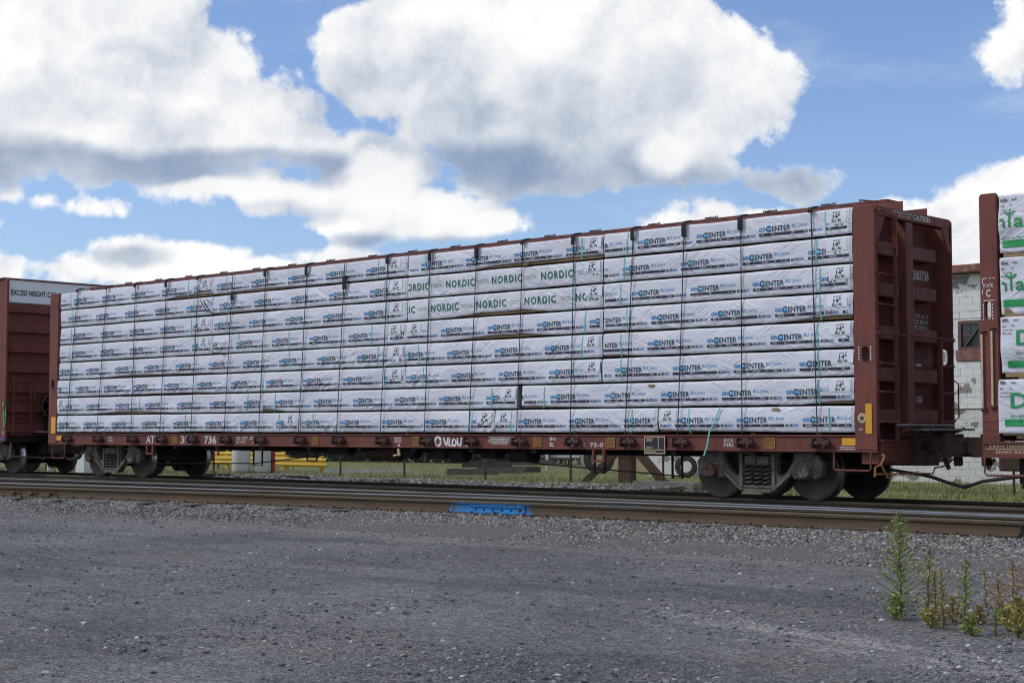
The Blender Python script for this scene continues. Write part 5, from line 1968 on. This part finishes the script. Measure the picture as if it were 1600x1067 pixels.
def post_with_slot(car, x0, x1, zb, zt, cx, cz, w, h, mat):
    ol = [(x0, zb), (x1, zb), (x1, zt - .04), (x1 - .03, zt), (x0 + .03, zt), (x0, zt - .04)]
    vs, fs = curve_solid([ol, oval(cx, cz, w, h)], 0, .085, .01)
    return MB().add(vs, fs).build("post", mat, car)


b2 = MB(); b2.box(2.28, 2.315, .086, WID - .05, .95, 4.40); b2 = b2.build("bulkhead", M_CAR, fl2)
post_with_slot(b2, 2.05, 2.315, .94, 4.46, 2.165, 2.80, .085, .26, M_CAR)
MB().box(2.05, 2.315, WID - .085, WID, .94, 4.46, ch=.02).build("post", M_CAR, b2)
MB().box(2.06, 2.20, .086, WID - .086, 4.30, 4.45, ch=.012).build("top_beam", M_CAR, b2)
MB().box(2.07, 2.275, 1.0, 1.23, .96, 4.298).build("center_post", M_CAR, b2)
for zc in (3.87, 3.24, 2.585, 1.945, 1.315):
    for ya, yb in ((.088, .99), (1.24, WID - .09)):
        MB().box(2.14, 2.277, ya, yb, zc - .1, zc + .1, ch=.01).build("cross_beam", M_CAR, b2)
for xx, z0_, z1_ in ((2.075, 1.42, 2.46), (2.225, 1.45, 2.50)):
    MB().box(xx - .014, xx + .014, -.035, -.02, z0_, z1_).build("pipe_handle", M_CREAM, b2)
    for zz in (z0_ - .03, z1_ + .03):
        MB().tube([(xx - .03, .0, zz), (xx - .01, -.03, zz - .01), (xx + .04, -.03, zz), (xx + .05, 0, zz + .01)], .014, 6).build("handle_bracket", M_UNDER, b2)
for zz in (1.22, 1.10, .99):
    MB().box(2.08, 2.28, -.006, .0, zz, zz + .010).build("weld_strip", M_CAR, b2)
cm = MB()
paint_text(cm, "C", 2.14, 2.99, -.004, .10, .07, .03)
paint_text(cm, "PLATE", 2.10, 3.12, -.004, .055, .15, .01)
for a, b, c, d in ((2.085, 2.155, 3.245, 3.257), (2.185, 2.225, 3.245, 3.257), (2.24, 2.275, 3.245, 3.257), (2.085, 2.097, 3.03, 3.10), (2.085, 2.097, 3.18, 3.245), (2.10, 2.27, 2.93, 2.942)):
    cm.box(a, b, -.004, -.002, c, d)
for sx in (2.095, 2.235):
    for j in range(5):
        cm.box(sx - .006, sx + .010, -.004, -.002, 2.66 + j * .05, 2.69 + j * .05)
cm.build("stencil_lettering", M_STENCIL, b2)
s2 = MB(); s2.box(XA, 26, .022, .05, .74, .915); s2.box(XA, 26, -.004, .10, .916, .942); s2.box(XA, 26, -.002, .10, .715, .739)
s2.build("side_sill", M_SILL, fl2)
s2 = MB(); s2.box(XA, 26, WID - .05, WID - .02, .74, .915); s2.box(XA, 26, WID - .1, WID, .916, .942); s2.build("side_sill", M_SILL, fl2)
MB().box(XA + .02, 26, .06, WID - .06, .89, .914).build("deck", M_UNDER, fl2)
MB().box(XA + .4, 26, YC - .28, YC + .28, .48, .888).build("center_sill", M_UNDER, fl2)
MB().box(2.7, 26, YC - .2, YC + .2, 4.50, 4.60).build("top_chord", M_CAR, fl2)
MB().box(2.7, 26, YC - .02, YC + .02, .943, 4.499).build("center_partition", M_CAR, fl2)
l2 = MB()
paint_text(l2, "2 INCH TREADGUARD", 2.14, .860, .019, .045, .72, .008); paint_text(l2, "BRAKE SHOES", 2.24, .775, .019, .045, .50, .008)
l2.box(2.10, 2.9, .016, .0185, .832, .842)
l2.build("stencil_lettering", M_CREAM, fl2)
c2 = coupler(fl2, 2.02, -1)
MB().box(1.75, 2.35, YC - .25, YC + .25, .50, .80, ch=.02).build("draft_box", M_COUPLER, fl2)
stirrup(fl2, 2.08, 2.75, .47, .72, M_CAR)
MB().tube([(1.27, 1.0, .262), (1.4, 1.0, .30), (1.55, 1.0, .35), (1.8, 1.0, .385), (2.1, .98, .43), (3.0, .95, .46)], [.034, .024, .026, .028, .03, .03], 8).build("air_hose", M_RUBBER, fl2)
MB().tube([(2.50, .3, .72), (2.52, .28, .30), (2.62, .28, .24)], .03, 6).box(2.40, 2.48, .4, .6, .34, .73, ch=.01).build("brake_hanger", M_UNDER, fl2)
MB().box(2.0, 2.04, .06, .30, .60, .74).build("step_box", M_UNDER, fl2)
place_truck(fl2, 4.35)
# its bundles
LEAF2 = [(3.56, .855), (2.725, .80), (1.875, .815), (1.06, .755)]
LAB2 = ["white wrapped lumber bundle with leaf lettering, topmost on the neighbouring flatcar", "white wrapped lumber bundle with leaf lettering, second from the top on the neighbouring flatcar",
        "white wrapped lumber bundle lettered Do, third from the top on the neighbouring flatcar", "white wrapped lumber bundle lettered Do, lowest on the neighbouring flatcar"]
for k, (z0, h) in enumerate(LEAF2):
    x0 = 2.345 if k < 3 else 2.30
    B = Bundle(x0, x0 + 4.9, z0, h, 200 + k * 7, amp=1.9, slant=-1, y=-.02 if k == 3 else .0, hem_hi=.06, bulge=.03 if k == 3 else .018)
    t = thing("lumber_bundle", LAB2[k], "lumber bundle", (x0, 0, z0), "bundles on the neighbouring flatcar")
    B.wrap(t)
    MB().box(x0 + .06, x0 + 4.85, B.y + .015, 1.19, z0 - .03, z0 + h - .03).build("lumber_core", M_WOOD, t)
    for q in range(4):
        MB().box(x0 + .25 + q * 1.3, x0 + .35 + q * 1.3, .02, 1.15, z0 - .075, z0 - .032).build("spacer_strip", M_WOOD, t)
    L = []

    def TT(s_, x_, z_, h_, w_, b_, mi):
        V, Fs = words_at(s_, h_, w_, b_); V, Fs = grid_cut(V, Fs, .03); L.append((V + np.array([x_, z_]), Fs, mi))

    if k < 2:
        zt = h - .47
        TT("n", .0, zt, .185, .10, .012, 0)
        L.append(rect_geo(.155, .182, zt, zt + .20, .03) + (0,))
        for q in (-1, 1):
            cx, cz = .168, zt + .17
            lf = [(cx, cz), (cx + q * .05, cz + .01), (cx + q * .095, cz + .065), (cx + q * .045, cz + .06)]
            L.append((np.array(lf), [(0, 1, 2, 3)], 0))
        L.append((np.array([(.155, zt + .16), (.182, zt + .16), (.180, zt + .25), (.168, zt + .27)]), [(0, 1, 2, 3)], 0))
        TT("a", .235, zt, .185, .14, .012, 0); TT("r", .43, zt, .185, .08, .012, 0)
        TT("ontario la fibre de l'avenir", -.05, zt - .16, .030, .78, .004, 0); TT("growing the fiber for the future", -.08, zt - .215, .030, .80, .004, 0)
        V, Fs = rect_geo(0.0, 4.85, .105, .205, .05); L.append((V, Fs, 0))
        zi = h - .10
    else:
        zt = h - .40
        TT("Do", .24 if k == 2 else .19, zt, .205, .46, .012, 0)
        TT("KD SPF", .23 if k == 2 else .19, zt - .14, .045, .20, .008, 0)
        V, Fs = rect_geo(.26, .7, zt - .19, zt - .182, .05); L.append((V, Fs, 0))
        V, Fs = rect_geo(.10, 4.85, .10, .195, .05); L.append((V, Fs, 0))
        zi = h - .07
    for (a_, b_, c_, d_) in ((.03, .11, 0, .05), (.20, .25, .01, .04), (.03, .08, -.07, -.04), (.17, .21, -.065, -.04), (.04, .19, -.125, -.11), (.03, .06, -.17, -.15), (.08, .17, -.175, -.155)):
        rnd = random.Random(int(a_ * 999 + d_ * 77) + k)
        x_ = a_
        while x_ < b_:
            w_ = rnd.uniform(.008, .022); V, Fs = rect_geo(x_, x_ + w_, zi + c_, zi + c_ + (d_ - c_) * rnd.uniform(.5, 1)); L.append((V, Fs, 1)); x_ += w_ + .008
    B.print_on(L, x0 + .01, 50., t, inks=[M_BGREEN, M_GREY])

# ================================================================== BOXCAR (to the left)
box = thing("boxcar", "tall oxide red boxcar with white top band reading EXCESS HEIGHT CAR", "railway car", (-31, YC, 0))
XE = -24.65
XBK = -41.0
by0, by1 = -.14, 2.90
MB().box(XBK, XE, by0 + .06, by1 - .06, .98, 4.98).build("body", M_BOX, box)
sd = MB(); sd.box(XBK, XE + .0, by0, by0 + .058, .80, 4.95)
sd.build("side_panel", M_BOX, box)
MB().box(XE + .001, XE + .20, by0 - .002, by0 + .06, .83, 4.99, ch=.012).build("corner_post", M_BOX, box)
MB().box(XE + .001, XE + .20, by1 - .06, by1 + .002, .83, 4.99, ch=.012).build("corner_post", M_BOX, box)
MB().box(XE + .001, XE + .03, by0 + .062, by1 - .062, 4.405, 4.985).build("white_band", M_BOXWHITE, box)
for k in range(7):
    z1 = 4.40 - k * .515
    if z1 < 1.2:
        break
    prof = [(XE, z1), (XE + .075, z1 - .012), (XE + .095, z1 - .245), (XE, z1 - .262)]
    MB().prism(prof, by0 + .07, by1 - .07).build("end_rib", M_BOX, box)
MB().box(XBK, XE + .06, by0 - .02, by1 + .02, 4.99, 5.03).build("roof", M_BOX, box)
ev = MB(); ev.box(XBK, XE - .35, by0 - .07, by0 - .005, 4.86, 4.985); ev.build("eave_rail", M_BOX, box)
tx = MB(); paint_text_x(tx, "EXCESS HEIGHT CAR", .06, 4.60, XE + .040, .130, 1.32, .018); tx.build("lettering", M_BLACK, box)
ld = MB(); XLd = XE + .16
for yy in (.10, .60):
    ld.bar((XLd, yy, 1.0), (XLd, yy, 2.46), .05, .03)
for k in range(4):
    ld.tube([(XLd, .10, 1.02 + k * .46), (XLd, .60, 1.02 + k * .46)], .016, 6)
ld.tube([(XLd, .05, 2.42), (XLd, 1.7, 2.42)], .012, 6)
ld.build("ladder", M_BOX, box)
bw = MB()
bw.lathe([(.27, -.015), (.29, 0), (.27, .015), (.25, 0), (.27, -.015)], 24, (XE + .30, 1.12, 1.75), 'x')
for k in range(5):
    a = k * 1.2566
    bw.bar((XE + .30, 1.12, 1.75), (XE + .30, 1.12 + .26 * math.cos(a), 1.75 + .26 * math.sin(a)), .03, .02)
bw.build("brake_wheel", M_RUSTCAP, box)
gb = MB(); gb.box(XE + .06, XE + .26, .92, 1.32, 1.45, 2.0, ch=.03); gb.box(XE + .06, XE + .16, 1.05, 1.2, 1.1, 1.45); gb.bar((XE + .2, .95, 1.45), (XE + .2, .93, 1.3), .03, .03)
gb.tube([(XE + .2, 1.2, 1.45), (XE + .2, 1.22, 1.0)], .02, 6)
gb.build("brake_gear_housing", M_UNDER, box)
MB().box(XE + .06, XE + .09, .70, .78, 1.2, 2.2).build("end_strap", M_BOX, box)
MB().box(XE + .05, XE + .55, .75, 2.2, 1.06, 1.10).build("brake_step", M_DECKGREY, box)
MB().box(XBK, XE, by0 + .1, by1 - .1, .80, .979).build("floor_frame", M_UNDER, box)
MB().box(XBK, XE + .2, YC - .3, YC + .3, .50, .799).build("center_sill", M_UNDER, box)
coupler(box, XE + .75, 1)
MB().box(XE + .1, XE + 1.0, YC - .26, YC + .26, .5, .9, ch=.02).build("draft_box", M_COUPLER, box)
MB().tube([(XE + .2, -.10, .62), (XE + .24, -.14, .48), (XE + .22, -.05, .46), (XE + .6, .6, .42), (XE + 1.0, 1.2, .40), (XE + 1.3, 1.3, .45)], .018, 6).build("uncoupling_lever", M_GREYWOOD, box)
MB().tube([(XE + .2, .03, .8), (XE + .2, .02, .50), (XE + .25, -.02, .44), (XE + .28, -.04, .62)], .018, 6).build("handle_loop", M_DECKGREY, box)
gf = MB()
stroke(gf, [(-24.50, 1.20), (-24.52, 1.55), (-24.48, 1.82), (-24.46, 1.50), (-24.47, 1.22)], .10, by0 - .005)
stroke(gf, [(-24.62, 1.84), (-24.55, 1.75), (-24.50, 1.84)], .07, by0 - .005)
gf.build("green_spray_tag", pbr("green_spray", (.14, .34, .09), .6, 0, .25, 6), box)
gf = MB(); stroke(gf, [(-24.9, .89), (-24.46, .90)], .10, by0 - .005); gf.build("violet_spray_tag", pbr("violet_spray", (.10, .06, .25), .6, 0, .25, 6), box)
gf = MB(); stroke(gf, [(-24.6, 1.05), (-24.55, 1.10), (-24.52, 1.0), (-24.47, 1.1)], .03, by0 - .005); gf.build("pale_spray_tag", pbr("pale_spray", (.45, .5, .38), .6, 0, .25, 6), box)
place_truck(box, -26.12)
MB().tube([(-22.3, .95, .62), (-22.6, .97, .55), (-22.9, 1.0, .42), (-23.2, 1.0, .36), (-23.6, 1.0, .46), (-23.9, 1.0, .6)], .028, 8).build("air_hose", M_RUBBER, box)

# ================================================================== WEEDS


def weed(px, py, h_px, w_frac, seed, leaf, stem, lab, dens=1., bushy=0.):
    q = at_z(px, py, ZA)
    X, Y = float(q[0]), float(q[1])
    dist = float(np.dot(q - CAM, _fw))
    H = h_px * dist / FPX
    rnd = random.Random(seed)
    t = thing("weed", lab, "weed", (X, Y, ZA), "weeds at the yard's edge")
    st_ = MB(); lf = MB()
    n = 9
    lean = (rnd.uniform(-.05, .05), rnd.uniform(-.05, .05))
    main = [(X + lean[0] * H * (i / n) ** 1.5 + .006 * math.sin(i * 1.9 + seed), Y + lean[1] * H * (i / n), ZA - .02 + (H + .02) * i / n) for i in range(n + 1)]
    st_.tube(main, [.0065 * (1 - .75 * i / n) + .0012 for i in range(n + 1)], 5)

    def leafq(p, d, L, w):
        d = d.normalized()
        sd = d.cross(Vector((rnd.uniform(-1, 1), rnd.uniform(-1, 1), rnd.uniform(.2, 1)))).normalized() * w
        m_ = p + d * L * .5 - Vector((0, 0, L * .05))
        e = p + d * L - Vector((0, 0, L * .22))
        lf.add([p, m_ + sd, e, m_ - sd], [(0, 1, 2, 3)])
    nbr = int(62 * dens * (H / .9) ** .5)
    for k in range(nbr):
        f = .04 + .94 * (k + rnd.random()) / nbr
        i = min(n - 1, int(f * n)); fr = f * n - i
        p = Vector(main[i]).lerp(Vector(main[i + 1]), fr)
        a = k * 2.4 + rnd.uniform(-.4, .4)
        prof = (math.sin(min(1., f * 1.5 + .22) * math.pi * .5) * (1 - f) ** .75 + .05) if not bushy else (1 - f * .8)
        L = 1.15 * H * w_frac * prof * rnd.uniform(.7, 1.25)
        up = .55 + .5 * f
        d = Vector((math.cos(a), math.sin(a), up))
        e = p + d.normalized() * L
        mid = p.lerp(e, .55) + Vector((0, 0, .02 * L))
        st_.tube([p, mid, e], [.0022, .0016, .0008], 3, cap=False)
        m_ = max(5, int(L / .0055 * (1 + .4 * bushy)))
        for j in range(m_):
            u = (j + .4) / m_
            pp = p.lerp(mid, u * 2) if u < .5 else mid.lerp(e, u * 2 - 1)
            aa = rnd.uniform(0, 6.283)
            dd = d.normalized() * .7 + Vector((math.cos(aa), math.sin(aa), rnd.uniform(-.1, .7)))
            leafq(pp, dd, rnd.uniform(.018, .042), rnd.uniform(.0034, .0068) * (1 + .4 * bushy))
    for k in range(int(90 * dens)):
        f = rnd.random()
        i = min(n - 1, int(f * n)); p = Vector(main[i]).lerp(Vector(main[i + 1]), f * n - i)
        a = rnd.uniform(0, 6.283)
        leafq(p, Vector((math.cos(a), math.sin(a), .6)), rnd.uniform(.025, .06), .004)
    st_.build("stem", stem, t)
    lf.build("leaves", leaf, t)


weed(1408, 966, 166, .30, 1, M_LEAF, M_STEM, "tallest green weed, leftmost of the clump at the asphalt's edge", 1.15)
weed(1448, 976, 122, .20, 2, M_LEAF, M_STEMR, "green weed with a reddish stem, second from the tallest weed", .8)
weed(1463, 976, 84, .14, 3, M_LEAFO, M_STEMR, "thin reddish weed stalk between two green weeds", .6)
weed(1475, 984, 96, .20, 4, M_LEAFY, M_STEM, "yellowing slim weed in the middle of the clump", .7)
weed(1508, 990, 114, .26, 5, M_LEAF, M_STEM, "loose green weed with long low side shoots", .75)
weed(1555, 993, 46, .22, 6, M_LEAF, M_STEM, "small green weed seedling among the stones", .5)
weed(1541, 950, 60, .10, 7, M_LEAFO, M_STEMR, "bare dry stalk behind the small seedling", .4)
weed(1592, 996, 62, .5, 8, M_LEAFY, M_STEM, "yellow bushy weed at the edge of the stones", 1.0, 1.)
weed(1584, 962, 86, .34, 9, M_LEAFO, M_STEMR, "tall dry orange weed behind the yellow bushy one", .5, .2)
weed(1560, 955, 50, .5, 10, M_LEAFO, M_STEMR, "low dry orange bush beside the tall dry weed", .5, .4)
weed(1488, 972, 40, .6, 11, M_LEAFO, M_STEM, "low rusty leaved plant between the green weeds", .6, 1.)
weed(1605, 968, 90, .4, 12, M_LEAFO, M_STEMR, "dry orange weed cut by the picture's edge", .35, .1)
weed(234, 800, 42, .22, 13, M_LEAFY, M_STEM, "single small yellowish weed in the ballast by the nearest rail", .6)
weed(1400, 968, 34, .8, 21, M_LEAF, M_STEM, "low green tuft at the foot of the tallest weed", .8, 1.)
weed(1455, 981, 30, .8, 22, M_LEAFY, M_STEM, "low yellow tuft at the foot of the reddish stalks", .7, 1.)
weed(1518, 993, 28, .9, 23, M_LEAF, M_STEM, "low green tuft at the foot of the loose weed", .7, 1.)
weed(1530, 975, 26, .9, 24, M_LEAFO, M_STEM, "low dry tuft on the stones beside the thin dry stalk", .6, 1.)
weed(1576, 985, 34, .9, 25, M_LEAFY, M_STEM, "low yellow tuft in front of the dry orange bush", .8, 1.)
